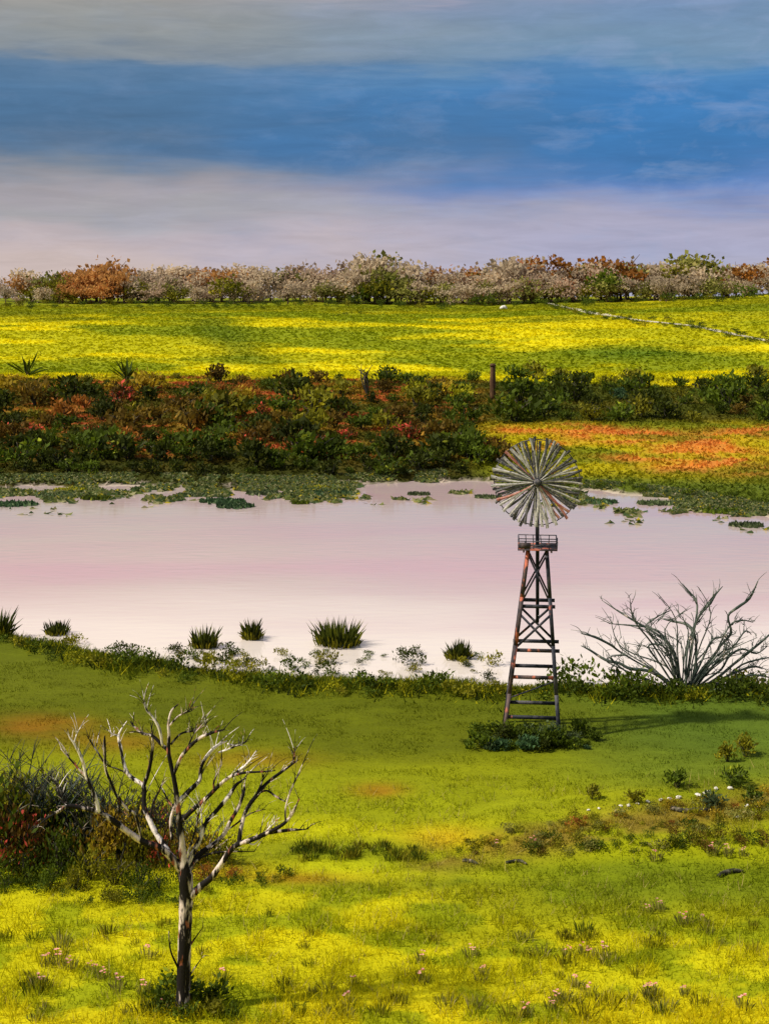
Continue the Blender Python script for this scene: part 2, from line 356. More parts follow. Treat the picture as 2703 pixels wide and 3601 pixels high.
# ------------------------------------------------------------------ the setting
U = np.concatenate([np.linspace(-1.6, -0.27, 60)[:-1], np.linspace(-0.27, 0.27, 430), np.linspace(0.27, 1.6, 60)[1:]])
D = np.concatenate([np.arange(-30, 34, 2.0), np.geomspace(34, 110, 330)[:-1], np.linspace(110, 250, 220)[:-1], np.linspace(250, 430, 170)[:-1], np.geomspace(430, 9000, 40)])
UU, DD = np.meshgrid(U, D); XX = UU * (np.maximum(DD, 0) + 40)
X, Y = XX.ravel(), DD.ravel(); Z = ground_z(X, np.maximum(Y, 0))
nr, nc = UU.shape; idx = np.arange(nr * nc).reshape(nr, nc)
q = np.stack([idx[:-1, :-1], idx[:-1, 1:], idx[1:, 1:], idx[1:, :-1]], -1).reshape(-1, 4)
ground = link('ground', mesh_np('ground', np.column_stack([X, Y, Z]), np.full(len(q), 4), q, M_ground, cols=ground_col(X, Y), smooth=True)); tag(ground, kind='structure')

m, n, b = base_mat('silty_water', 0.06, 0.5)
tcn = n.new('ShaderNodeTexCoord'); v = n.scalevec(tcn.outputs['Object'], (0.03, 0.09, 1))
n1 = n.noise(v, 1.0, 3, 0.5); n2 = n.noise(n.scalevec(tcn.outputs['Object'], (0.5, 1.6, 1)), 1.0, 3, 0.5)
sepw = n.new('ShaderNodeSeparateXYZ'); n.l.new(tcn.outputs['Object'], sepw.inputs[0])
silt = n.mix(n.rng(n1, 0.35, 0.65, 0, 1), lin((178, 163, 154)), lin((178, 150, 152)))
sheen_y = n.math('ADD', sepw.outputs[1], n.math('MULTIPLY', n.math('SUBTRACT', n1, 0.5), 14))
n.l.new(n.mix(n.rng(sheen_y, 82, 100, 1, 0, True), silt, lin((210, 198, 186))), b.inputs['Base Color'])  # paler base towards the near shore stands in for brighter sky reflection
b.inputs['IOR'].default_value = 1.33
bp = n.new('ShaderNodeBump'); bp.inputs['Strength'].default_value = 0.25; bp.inputs['Distance'].default_value = 0.05
n.l.new(n2, bp.inputs['Height']); n.l.new(bp.outputs[0], b.inputs['Normal'])
water = link('water', mesh_np('water', [(-260, 55, 0), (260, 55, 0), (260, 180, 0), (-260, 180, 0)], [4], [0, 1, 2, 3], m)); tag(water, kind='structure')

# dirt track over the hillside, a sheet just above the grass
def strip(name, pix, half, mat, lift=0.06):
    P = [];
    for i in range(len(pix) - 1):
        for k in range(10):
            t = k / 10; P.append(place(pix[i][0] * (1 - t) + pix[i + 1][0] * t, pix[i][1] * (1 - t) + pix[i + 1][1] * t))
    V = []; Fc = []
    for i, p in enumerate(P):
        dvec = (P[min(i + 1, len(P) - 1)] - P[max(i - 1, 0)]); s_ = Vector((-dvec.y, dvec.x, 0)).normalized()
        for sg in (-1, 0, 1):
            x, y = p.x + s_.x * half * sg * R.uniform(.8, 1.2), p.y + s_.y * half * sg; V.append((x, y, float(ground_z([x], [y])[0]) + lift))
    for i in range(len(P) - 1):
        for k in (0, 1): Fc.append((3 * i + k, 3 * i + k + 1, 3 * i + k + 4, 3 * i + k + 3))
    return link(name, mesh_np(name, V, [4] * len(Fc), Fc, mat))
TRACK = [(545, 303), (590, 313), (640, 321), (690, 326), (730, 334), (775, 343), (820, 352)]
tag(strip('track', TRACK, .9, mottled('pale_track_dust', (176, 166, 138), (206, 196, 170), (120, 118, 60), (0.3, 0.3, 0.3)), 0.12), kind='structure')

# ------------------------------------------------------------------ grass: uncountable, one object per stand
def blades(name, X, Y, hgt, wid, cols, lean=0.5, kind='stuff', label=None):
    n_ = len(X); Zg = ground_z(X, Y) - 0.02
    th = RN.uniform(0, 2 * np.pi, n_); ln = RN.normal(0, lean, (n_, 2))
    dx = np.cos(th) * wid / 2; dy = np.sin(th) * wid / 2
    A = np.column_stack([X - dx, Y - dy, Zg]); B = np.column_stack([X + dx, Y + dy, Zg])
    C = np.column_stack([X + ln[:, 0] * hgt, Y + ln[:, 1] * hgt, Zg + hgt])
    V = np.stack([A, B, C], 1).reshape(-1, 3); cc = np.repeat(cols, 3, 0)
    o = link(name, mesh_np(name, V, np.full(n_, 3), np.arange(3 * n_), M_grass, cols=cc)); tag(o, label, 'grass', kind=kind); return o
def scatter(n_, d0, d1, margin=1.25):
    d = np.sqrt(RN.uniform(d0 ** 2, d1 ** 2, n_)); x = RN.uniform(-0.256, 0.256, n_) * margin * d; return x, d
x, d = scatter(250000, 38, 78, 1.7); zz = ground_z(x, d); k = zz > 0.12; x, d = x[k], d[k]
py = HY + (H - ground_z(x, d)) * F / d; px = CX + F * x / d
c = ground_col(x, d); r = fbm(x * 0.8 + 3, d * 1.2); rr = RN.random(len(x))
c = c * (0.85 + 0.6 * rr)[:, None]; g = (RN.random(len(x)) < 0.12); c[g] = c[g] * 0.5 + np.array(lin((70, 92, 16))) * 0.45
tall = sm(820, 1000, py)
xt, dt = scatter(130000, 38, 60, 1.6); rt = fbm(xt * 1.3 + 50, dt * 1.6 + 20, 3); k = (rt > 0.54) & (RN.random(len(xt)) < sm(70, 40, dt)); xt, dt = xt[k], dt[k]
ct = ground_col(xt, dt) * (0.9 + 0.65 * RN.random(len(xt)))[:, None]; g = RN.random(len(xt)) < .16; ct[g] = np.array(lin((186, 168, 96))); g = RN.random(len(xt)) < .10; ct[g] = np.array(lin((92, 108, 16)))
hg = (0.07 + 0.16 * tall) * (0.5 + 1.0 * RN.random(len(x))) * (0.6 + 1.0 * sm(0.4, 0.65, r)); wg = 0.02 + 0.025 * RN.random(len(x)); ht = RN.uniform(.16, .42, len(xt)); wt = RN.uniform(.012, .03, len(xt))
blades('meadow_grass', np.concatenate([x, xt]), np.concatenate([d, dt]), np.concatenate([hg, ht]), np.concatenate([wg, wt]), np.vstack([c, ct]), 0.5, label='short yellow green meadow grass across the foreground')
x, d = scatter(68000, 235, 400, 1.3); c = ground_col(x, d) * (0.85 + 0.5 * RN.random(len(x)))[:, None]
blades('hillside_flowers', x, d, 0.12 + 0.26 * RN.random(len(x)), 0.4 + 0.8 * RN.random(len(x)), c, 0.8, label='yellow flowering grass covering the far hillside')
x, d = scatter(82000, 122, 235, 1.3); k = ground_z(x, d) > 0.05; x, d = x[k], d[k]; c = ground_col(x, d) * (0.8 + 0.7 * RN.random(len(x)))[:, None]
blades('bank_grass', x, d, 0.12 + 0.3 * RN.random(len(x)), 0.2 + 0.4 * RN.random(len(x)), c, 0.7, label='rough grass on the far bank of the lake')

# reeds and weed lying along the far shore
def marsh(n_):
    pxs = RN.uniform(-60, 830, n_); base = y_far(pxs); off = RN.normal(0, 1, n_)
    pys = base + 1 - 8 + np.abs(off) * 9 * (0.4 + fbm(pxs * 0.03, pxs * 0 + 4) * 1.4)
    msk = fbm(pxs * 0.035 + 8, pys * 0.16) > 0.49 + 0.008 * (pys - base); pxs, pys = pxs[msk], pys[msk]
    dd = H * F / (pys - HY); return (pxs - CX) * dd / F, dd
x, d = marsh(80000); k = ground_z(x, d) < 0.6; x, d = x[k], d[k]
pal = np.array([lin(cc) for cc in ((104, 116, 54), (136, 142, 84), (84, 106, 64), (172, 168, 118), (200, 182, 50), (62, 76, 34))])
c = pal[RN.choice(6, len(x), p=[.28, .26, .18, .12, .05, .11])] * 0.9
n_ = len(x); zb = np.maximum(ground_z(x, d), 0) + 0.01; th = RN.uniform(-.6, .6, n_); ln_ = RN.uniform(.06, .42, n_); hh = RN.uniform(.05, .34, n_)
V = np.stack([np.column_stack([x - ln_ * np.cos(th), d - ln_ * np.sin(th), zb]), np.column_stack([x + ln_ * np.cos(th), d + ln_ * np.sin(th), zb]),
              np.column_stack([x + RN.normal(0, .25, n_), d + RN.normal(0, .12, n_), zb + hh])], 1).reshape(-1, 3)
tag(link('marsh_weed', mesh_np('marsh_weed', V, np.full(n_, 3), np.arange(3 * n_), M_grass, cols=np.repeat(c, 3, 0))), 'green water weed fringing the far shore of the lake', 'water weed', kind='stuff')

# rough grass along the near shore
pxs = RN.uniform(-60, 830, 26000); off = RN.normal(0, 1, 26000); pys = y_near(pxs) + 6 + (fbm(pxs * 0.03, pxs * 0) - .5) * 26 + off * 6
dd = H * F / (pys - HY); x = (pxs - CX) * dd / F; k = ground_z(x, dd) > -0.05; x, dd = x[k], dd[k]
pal = np.array([lin(cc) for cc in ((52, 64, 12), (82, 92, 14), (40, 50, 14), (176, 168, 22), (120, 124, 18))])
gsel = (fbm(x * 0.4, dd * 0.3) * 3.2).astype(int) % 3
c = pal[np.where(RN.random(len(x)) < 0.25, RN.integers(3, 5, len(x)), gsel)]
blades('shore_grass', x, dd, (0.12 + 0.34 * RN.random(len(x))) * (0.4 + 1.3 * fbm(x * 0.5 + 3, dd * 0.4)), 0.05 + 0.08 * RN.random(len(x)), c, 0.6, label='ragged grass along the near shore of the lake')

# ------------------------------------------------------------------ leaf clouds
def leaf_mesh(name, n_, rx, ry, rz, leaf, mat, clumps=9, seed=0, spiky=0.0, flat=0.25, zc=None, slim=0.5):
    rg = np.random.default_rng(seed); zc = rz * 0.9 if zc is None else zc
    cc = rg.normal(0, 1, (clumps, 3)); cc /= np.linalg.norm(cc, axis=1)[:, None]; cc *= (rg.random((clumps, 1)) ** 0.5) * 0.78
    cc[:, 2] = np.where(cc[:, 2] < -0.7, -cc[:, 2], cc[:, 2]); ct = rg.random(clumps)
    w_ = rg.integers(0, clumps, n_); P = cc[w_] + rg.normal(0, flat, (n_, 3)); pr = np.linalg.norm(P, axis=1)[:, None]; P *= np.minimum(1, 1.06 / np.maximum(pr, .01)); P *= np.array([rx, ry, rz]); P[:, 2] += zc
    P[:, 2] = np.maximum(P[:, 2], 0.03 * rz)
    a = rg.normal(0, 1, (n_, 3)); a[:, 2] = np.abs(a[:, 2]) + spiky * 2.0; a += spiky * P / np.array([rx, ry, rz]); a /= np.linalg.norm(a, axis=1)[:, None]
    b_ = np.cross(a, rg.normal(0, 1, (n_, 3))); b_ /= np.linalg.norm(b_, axis=1)[:, None] + 1e-9
    s_ = leaf * rg.uniform(0.5, 1.4, (n_, 1)); a = a * s_; b_ = b_ * s_ * slim
    V = np.stack([P, P + a * 0.5 + b_ * 0.5, P + a, P + a * 0.45 - b_ * 0.5], 1).reshape(-1, 3)
    t = np.clip(ct[w_] * 0.6 + rg.random(n_) * 0.42 , 0, 1)
    return mesh_np(name, V, np.full(n_, 4), np.arange(4 * n_), mat, tone=np.repeat(t, 4))
def stems_mesh(name, n_, hgt, spread, r0, mat, seed=0, sides=5, twigs=2):
    rs = random.Random(seed); mb = MB()
    for i in range(n_):
        th = rs.uniform(0, 6.283); k_ = rs.uniform(.2, 1) * spread; e = Vector((math.cos(th) * k_, math.sin(th) * k_, hgt * rs.uniform(.6, 1)))
        mid = e * 0.5 + Vector((rs.uniform(-.12, .12), rs.uniform(-.12, .12), rs.uniform(0, .12))) * hgt
        mb.tube([(0.03 * math.cos(th), 0.03 * math.sin(th), -0.05), mid, e], [r0, r0 * .7, r0 * .2], sides, 3)
        for j in range(twigs):
            p = mid.lerp(e, rs.uniform(0, .7)); q_ = p + Vector((rs.uniform(-1, 1), rs.uniform(-1, 1), rs.uniform(.3, 1))) * hgt * .22
            mb.tube([p, p.lerp(q_, .5) + Vector((0, 0, .02 * hgt)), q_], [r0 * .45, r0 * .3, r0 * .1], 4, 2)
    return mb.mesh(name, mat)

_proto = {}
def proto(kind, key, maker, nvar):
    if (kind, key) not in _proto: _proto[(kind, key)] = [maker(i) for i in range(nvar)]
    return R.choice(_proto[(kind, key)])
def shrub(px, py, h_, col, label, group, name='shrub', wide=1.3, leaf=0.22, n_=260, cat='shrub', stems=True, spiky=0.1, slim=0.5, loc=None, smat=None):
    """unit shrub (1 m tall), scaled"""
    p = place(px, py) if loc is None else loc
    o = thing(name, label, cat, p - Vector((0, 0, 0.03)), group, R.uniform(0, 6.28), (h_ * R.uniform(.85, 1.15), h_ * R.uniform(.85, 1.15), h_))
    me = proto('leaf', (col, wide, leaf, n_, spiky), lambda i: leaf_mesh('foliage', n_, .5 * wide, .5 * wide, .52, leaf, LEAF[col], 9, 31 * i + hash_(col), spiky, .24, slim=slim), 4)
    link('foliage', me, o)
    if stems:
        ms_ = proto('stem', (wide, smat.name if smat else ''), lambda i: stems_mesh('stem', 6, .85, .45 * wide, .028, smat or M_bark_dark, 100 + i), 3)
        link('stem', ms_, o)
    return o
def hash_(s): return sum(ord(ch) * (i + 3) for i, ch in enumerate(str(s)))

# ------------------------------------------------------------------ far tree line
KINDS = {'beige': ('pale beige leafless tree', 'tree'), 'pinkish': ('pinkish brown twiggy tree', 'tree'), 'amber': ('amber orange crowned tree', 'tree'),
         'moss': ('moss green tree', 'tree'), 'olive': ('olive green tree', 'tree'), 'dark_green': ('dark green tree', 'tree'), 'rust': ('rusty red crowned tree', 'tree')}
def zone(px):
    return 'above the left third of the hillside' if px < 256 else 'above the middle of the hillside' if px < 520 else 'above the dirt track at right'
def far_tree(px, top, back, col, n_=620, wide=1.9):
    p = on_ground(px, crest(px)[0] + back); h_ = max(2.4, H - (top - HY) * p.y / F - p.z) * 1.04; nm = KINDS[col][0]
    o = thing('tree', f'{nm} in the far tree line {zone(px)}', 'tree', p, f'{nm}s of the far tree line {zone(px)}', R.uniform(0, 6.28), h_)
    link('crown', proto('crown', col, lambda i: leaf_mesh('crown', n_, .5 * wide, .5 * wide, .47, .10, LEAF[col], 9, 57 * i + hash_(col), .0, .19, zc=.50, slim=.8), 6), o)
    def trunk(i):
        mb = MB(); rs = random.Random(i)
        mb.tube([(0, 0, -.05), (.02, 0, .2), (rs.uniform(-.05, .05), 0, .45)], [.035, .028, .02], 6, 2)
        for k_ in range(6):
            th = rs.uniform(0, 6.28); b0 = Vector((0, 0, rs.uniform(.15, .42))); e = Vector((math.cos(th) * .42, math.sin(th) * .42, rs.uniform(.5, .98)))
            mb.tube([b0, b0.lerp(e, .5) + Vector((0, 0, .06)), e], [.018, .012, .004], 5, 2)
        return mb.mesh('trunk', M_trunk)
    link('trunk', proto('trunk', 'far', trunk, 4), o)
    return o
TOP = lambda px: np.interp(px, [0, 30, 60, 80, 110, 125, 150, 200, 240, 300, 340, 375, 395, 420, 470, 500, 520, 545, 580, 610, 650, 690, 720, 768], [279, 273, 268, 261, 259, 261, 266, 267, 266, 266, 265, 256, 258, 265, 267, 265, 260, 259, 263, 258, 261, 257, 262, 264])
px = -40.0
while px < 820:
    for row in range(3):
        x_ = px + R.uniform(-5, 5); top = float(TOP(x_)) + (R.uniform(-4, 7), R.uniform(5, 13), R.uniform(12, 20))[row]; back = (R.uniform(16, 26), R.uniform(8, 15), R.uniform(1, 6))[row]
        if 70 < x_ < 125: col = R.choice(['amber', 'amber', 'amber', 'rust', 'moss'])
        elif x_ > 470: col = R.choice(['beige', 'pinkish', 'pinkish', 'beige', 'rust', 'moss', 'olive'] if row == 0 else ['beige', 'beige', 'beige', 'pinkish', 'moss', 'olive'])
        else: col = R.choice(['beige', 'beige', 'pinkish', 'pinkish', 'amber', 'moss'] if row == 0 else ['beige', 'beige', 'beige', 'moss', 'pinkish', 'olive'])
        if row and R.random() < .18: continue
        far_tree(x_, top + R.choice([0, 0, 3, 6]), back, col)
    px += R.uniform(9, 14)
for x_, top, back, col in ((692, 254, 14, 'moss'), (380, 254, 14, 'beige'), (620, 255, 16, 'rust'), (375, 272, 4, 'dark_green'), (688, 262, 9, 'olive'), (232, 274, 4, 'olive'), (610, 270, 4, 'dark_green'), (545, 258, 18, 'rust'), (600, 254, 18, 'rust'), (735, 262, 12, 'rust')):
    far_tree(x_, top, back, col)
for k_ in range(76):
    px = -10 + k_ * 10.4 + R.uniform(-6, 6); by = crest(px)[1] + R.choice([.4, .8, 1.5, 2.5, 4])
    shrub(px, by, R.uniform(1.0, 2.2), R.choice(['dark_green', 'dark_green', 'dark_green', 'olive']), 'low dark scrub bush at the foot of the far tree line', 'dark scrub bushes at the foot of the far trees', 'scrub_bush', 1.9, .2, 200, 'bush', False)
for px, by, h_ in ((482, 295, 3.6), (355, 297, 3.2), (745, 300, 4.0), (700, 302, 2.4), (668, 299, 3.0), (540, 303, 2.2), (585, 300, 2.6)):
    shrub(px, crest(px)[1] + 1.2, h_, 'dark_green', 'taller dark bush standing out in front of the far trees', 'taller dark bushes before the far trees', 'scrub_bush', 1.9, .2, 200, 'bush', False)
# hedge along the lower side of the track, and odd clumps in the field
for k_ in range(64):
    t = k_ / 63; i = min(int(t * 6), 5); f_ = t * 6 - i; px = TRACK[i][0] * (1 - f_) + TRACK[i + 1][0] * f_; py = TRACK[i][1] * (1 - f_) + TRACK[i + 1][1] * f_
    shrub(px + R.uniform(-3, 3), py + R.choice([1.2, 2.0, 3.0, 3.6, 4.6, -2.6]), R.uniform(.6, 1.4), R.choice(['dark_green', 'dark_green', 'olive']), 'small dark bush lining the pale dirt track', 'bushes lining the dirt track', 'track_bush', 1.9, .2, 200, 'bush', False)
for px, py, h_ in ((250, 308, 1.2), (262, 309, 1.0), (225, 307, 1.0), (345, 315, .8), (360, 314, .8), (338, 316, .7), (30, 309, 1.2), (55, 308, 1.1), (150, 306, 1.0), (168, 307, 1.0), (300, 305, 1.2), (440, 305, 1.0), (470, 306, 1.0)):
    shrub(px, py, h_, 'dark_green', 'small dark clump low in the upper yellow field', 'dark clumps in the upper field', 'field_clump', 1.9, .2, 200, 'bush', False)

# ------------------------------------------------------------------ shrubs on the far bank
BK = {'dark_green': 'dark green leafy shrub', 'olive': 'olive yellow shrub', 'rust': 'rusty orange shrub', 'red': 'shrub flecked with red blossom', 'brown': 'brown half dry shrub', 'yellow_green': 'bright yellow green shrub', 'blue_green': 'deep blue green shrub'}
def bzone(px, py):
    a = 'left of the fence post' if px < 480 else 'right of the fence post'
    return ('atop the far bank ' if py < 402 else 'midway down the far bank ' if py < 440 else 'at the far bank foot ') + a
def bank_shrub(px, py, h_, col):
    z_ = bzone(px, py); shrub(px, py, h_, col, f'{BK[col]} {z_}', f'{BK[col]}s {z_}', 'shrub', 1.7, .24, 300)
BK['deep_green'] = 'very dark green shrub'; BK['gold'] = 'golden olive shrub'
rows = [(384, 1.9), (394, 2.2), (405, 2.6), (418, 2.6), (431, 2.4), (443, 2.2), (454, 2.3), (464, 2.1), (472, 1.5)]
for ri, (ry, h_) in enumerate(rows):
    px = -14.0 + R.uniform(0, 10)
    while px < 800:
        py = ry + R.uniform(-5, 5)
        if (px > 470 and ry > 421) or (abs(px - 492) < 19 and 384 < py < 424): px += 20; continue
        if px > 540 and ry < 388: py += 4
        u = R.random()
        if px < 470:
            if ri < 2: col = 'gold' if u < .36 else 'olive' if u < .56 else 'dark_green' if u < .74 else 'rust' if u < .84 else 'brown' if u < .94 else 'deep_green'
            elif ri < 4: col = 'deep_green' if u < .2 else 'dark_green' if u < .44 else 'brown' if u < .58 else 'red' if u < .74 else 'olive' if u < .88 else 'gold' if u < .94 else 'rust'
            elif ri < 6: col = 'deep_green' if u < .26 else 'dark_green' if u < .44 else 'brown' if u < .60 else 'red' if u < .88 else 'rust' if u < .92 else 'olive'
            else: col = 'deep_green' if u < .5 else 'dark_green'
        else:
            if ri == 0: col = 'olive' if u < .5 else 'gold' if u < .7 else 'dark_green'
            else: col = 'dark_green' if u < .60 else 'deep_green' if u < .82 else 'blue_green' if u < .86 else 'olive' if u < .97 else 'brown'
        bank_shrub(px, py, h_ * R.choice([.5, .6, .8, .9, 1, 1.35]), col); px += R.uniform(16, 30)
for px, py, col in ((415, 398, 'yellow_green'), (462, 402, 'yellow_green'), (440, 396, 'gold'), (640, 388, 'dark_green'), (580, 386, 'dark_green'), (560, 384, 'olive'), (470, 446, 'dark_green'), (488, 455, 'red'), (480, 464, 'dark_green'), (500, 462, 'brown')):
    bank_shrub(px, py, 2.2, col)
for px, py in ((520, 470), (560, 486), (600, 490), (640, 492), (690, 496), (730, 500), (760, 505)):
    shrub(px, py, .9, 'dark_green', 'low dark shrub at the lake edge below the orange slope', 'low shrubs at the lake edge right of the windmill', 'shrub', 1.9, .2, 200, 'bush', False)

# spiky agaves, a bare sapling and the post on the bank
def agave_mesh(i):
    rs = random.Random(i + 5); mb = MB()
    for k_ in range(15):
        th = 6.283 * k_ / 15 + rs.uniform(-.2, .2); el_ = rs.uniform(.35, 1.35); L_ = rs.uniform(.7, 1.1)
        dv = Vector((math.cos(th) * math.cos(el_), math.sin(th) * math.cos(el_), math.sin(el_))); sv = Vector((-math.sin(th), math.cos(th), 0)) * .065
        p1 = dv * L_ * .5; p2 = dv * L_ + Vector((0, 0, -.10 * math.cos(el_))); up = Vector((0, 0, .03))
        mb.poly([sv * .6, p1 + sv, p2, p1 - up], .2 + .3 * rs.random()); mb.poly([-sv * .6, p1 - up, p2, p1 - sv], .3 * rs.random())
    return mb.mesh('rosette', LEAF['dark_green'], False)
for k_, (px, py, h_, lab) in enumerate(((28, 376, 3.6, 'taller spiky agave at the left end of the far bank'), (127, 381, 3.2, 'spreading spiky agave on top of the far bank'))):
    o = thing('agave', lab, 'agave', place(px, py), 'agaves on the far bank', k_, h_ * 1.25); link('rosette', agave_mesh(k_), o)
    link('stem', MB().tube([(0, 0, -.1), (0, 0, .15)], [.06, .05], 7, 1).mesh('stem', M_post), o)
o = thing('bare_sapling', 'small leafless sapling on the far bank left of the fence post', 'sapling', place(368, 395), None, 0, 4.2); link('stem', stems_mesh('stem', 5, 1.15, .5, .03, M_bark_dark, 9), o)
p = place(492, 399); s_ = F / p.y; mb = MB(); hh_ = 35 / s_
mb.tube([(0, 0, -.2), (.02, 0, hh_ * .5), (.03, 0, hh_ * .96), (.03, 0, hh_)], [.42, .38, .35, .26], 9, 3, rough=.1)
o = thing('fence_post', 'tall weathered brown post standing on the far bank', 'post', p); link('shaft', mb.mesh('shaft', M_post), o)
link('cap', MB().tube([(.03, 0, hh_ - .28), (.03, 0, hh_ - .08)], [.44, .42], 9, 1).mesh('cap', M_post), o)
p = place(503, 309); mb = MB(); mb.tube([(-1.0, 0, .1), (-.4, 0, .35), (.3, .1, .4), (.9, 0, .1)], [.15, .5, .5, .15], 8, 3, rough=.3)
o = link('boulder', mb.mesh('boulder', M_stone), None, p); tag(o, 'small pale grey boulder alone in the upper field', 'rock')

# ------------------------------------------------------------------ weed mats floating off the far shore
def mat_mesh(i):
    rg = np.random.default_rng(i + 300); n_ = 420
    t = rg.uniform(-1, 1, n_); e = rg.normal(0, .4, n_); x_ = t; y_ = e * np.sqrt(np.maximum(1 - t * t, .05))
    h = rg.uniform(.02, .14, n_); l_ = rg.uniform(.04, .14, n_); z0 = np.zeros(n_) + .008
    V = np.stack([np.column_stack([x_ - l_, y_, z0]), np.column_stack([x_ + l_, y_ + rg.normal(0, .1, n_), z0]), np.column_stack([x_ + rg.normal(0, .06, n_), y_, z0 + h])], 1).reshape(-1, 3)
    k_ = 28; ph = np.linspace(0, 6.2832, k_, endpoint=False); rr = 0.62 + .36 * rg.random(k_)
    film = np.column_stack([np.cos(ph) * rr, np.sin(ph) * rr * .55, np.full(k_, .006)]); return V, n_, film
MATS = [(15, 505, 36, 'blue_green', 'long dark weed mat at the left edge of the lake'), (55, 497, 30, 'grey_green', 'thin weed mat off the left end of the far shore'), (97, 499, 26, 'dark_green', 'narrow weed mat trailing off the far shore at left'),
        (192, 496, 24, 'grey_green', 'grey green weed mat close under the dark far bank'), (222, 502, 36, 'blue_green', 'broad blue green weed mat left of the middle of the lake'), (235, 507, 30, 'blue_green', 'lowest blue green weed mat in front of the broad one'),
        (262, 494, 26, 'grey_green', 'thin feathery weed streak in the middle of the lake'), (300, 504, 14, 'dark_green', 'small dark weed clump right of the broad weed mat'), (330, 494, 32, 'blue_green', 'deep green weed mat right of the small weed clump'),
        (310, 489, 26, 'yellow_green', 'yellow green weed mat near the far shore'), (70, 491, 26, 'yellow_green', 'yellow weed patch by the far shore at left'), (418, 495, 18, 'grey_green', 'faint thin weed streak left of the windmill wheel'), (488, 498, 22, 'grey_green', 'thin weed streak touching the left of the windmill wheel'),
        (600, 503, 26, 'blue_green', 'blue green weed mat just right of the windmill wheel'), (655, 504, 30, 'grey_green', 'weed mat off the right part of the far shore'), (720, 512, 34, 'dark_green', 'dark weed mat near the right edge of the lake'), (745, 526, 28, 'grey_green', 'long thin weed streak at the right edge of the lake')]
for i, (px, py, wpx, col, lab) in enumerate(MATS):
    dd = H * F / (py - HY); V, n_, film = mat_mesh(i); hw = wpx * dd / F / 1.7; V = np.vstack([V, film]) * np.array([hw, hw * (.9 if wpx > 25 else .6), 2.6])
    o = link('weed_mat', mesh_np('weed_mat', V, np.append(np.full(n_, 3), len(film)), np.arange(len(V)), LEAF[col], tone=np.append(np.repeat(RN.random(n_), 3), np.full(len(film), .4))), None, ((px - CX) * dd / F, dd, 0)); tag(o, lab, 'water weed', 'weed mats off the far shore')

# ------------------------------------------------------------------ tufts in the shallows
def reed_mesh(seed, n_, hgt, spread, mat, wid=.05, rag=0.0):
    rg = np.random.default_rng(seed); th = rg.uniform(0, 6.283, n_); r_ = spread * np.sqrt(rg.random(n_)); x_ = np.cos(th) * r_; y_ = np.sin(th) * r_
    x_ = x_ * rg.uniform(.7, 1.3) + spread * rag * rg.normal(0, .35, n_); h = hgt * rg.uniform(.45 - .3 * rag, 1.1, n_); le = .55 * r_ / max(spread, .01) * hgt * rg.uniform(.2, 1.2, n_); a = rg.uniform(0, 3.14, n_); wx = np.cos(a) * wid / 2; wy = np.sin(a) * wid / 2
    m_ = np.column_stack([x_ + np.cos(th) * le * .4, y_ + np.sin(th) * le * .4, h * .6]); tip = np.column_stack([x_ + np.cos(th) * le, y_ + np.sin(th) * le, h]); ww = np.column_stack([wx, wy, 0 * wx])
    b0 = np.column_stack([x_, y_, 0 * x_ - .03]); V = np.stack([b0 - ww * .5, b0 + ww * .5, m_ + ww, tip, m_ - ww], 1).reshape(-1, 3)
    return mesh_np('blades', V, np.full(n_, 5), np.arange(5 * n_), mat, tone=np.repeat(rg.random(n_), 5))
TUFT = [(57, 634, .75, .62, 50, 'slanting reed tuft at the left end of the near shore'), (204, 647, 1.1, .6, 60, 'pointed green reed tuft on the shoal left of the middle'), (252, 639, 1.05, .42, 60, 'narrow upright reed tuft standing alone in the water'),
        (338, 645, 1.35, .95, 110, 'widest dark reed tuft standing in the water'), (458, 658, .9, .7, 60, 'leafy reed tuft left of the windmill tower'), (-1, 640, 1.45, .5, 70, 'tall reed clump at the left edge of the photo')]
for i, (px, py, h_, s_, n_, lab) in enumerate(TUFT):
    dd = H * F / (py - HY); p = Vector(((px - CX) * dd / F, dd, max(0, float(ground_z([(px - CX) * dd / F], [dd])[0]))))
    o = thing('reed_tuft', lab, 'reeds', p, 'reed tufts along the near shore', 0, 1); link('blades', reed_mesh(40 + i, int(n_ * 2.6), h_, s_ * .8, LEAF['deep_green'], .085, rag=.5), o)
    link('outer_blades', reed_mesh(140 + i, int(n_ * 2), h_ * .5, s_ * 1.05, LEAF['olive'], .09, rag=.3), o)
for i in range(70):
    px = R.choice([R.uniform(170, 330), R.uniform(280, 490), R.uniform(60, 250), R.uniform(360, 500)]); py = float(y_near(px)) - R.uniform(2, 30) * (0.35 if px < 170 else 0.7 if px < 280 else 1)
    dd = H * F / (py - HY); xx_ = (px - CX) * dd / F; p = Vector((xx_, dd, max(0.0, float(ground_z([xx_], [dd])[0]))))
    shrub(px, py, R.choice([.25, .35, .5, .75]), R.choice(['dark_green', 'deep_green', 'deep_green', 'olive']), 'low leafy water plant scattered in the shallows by the near shore', 'leafy water plants in the near shallows', 'water_plant', 1.9, .2, 200, 'water plant', False, loc=p)
for i in range(52):
    px = -10 + i * 15.3 + R.uniform(-5, 5); py = float(y_near(px)) + R.uniform(1, 15)
    col = R.choice(['dark_green', 'dark_green', 'dark_green', 'olive', 'yellow_green'])
    shrub(px, py, R.choice([.4, .55, .7, 1.0]), col, {'dark_green': 'low dark green bush', 'olive': 'low olive bush', 'yellow_green': 'low bright yellow green bush'}[col] + ' on the near shore of the lake', f'{col.replace("_", " ")} bushes on the near shore', 'shore_bush', 1.9, .2, 200, 'bush', False)
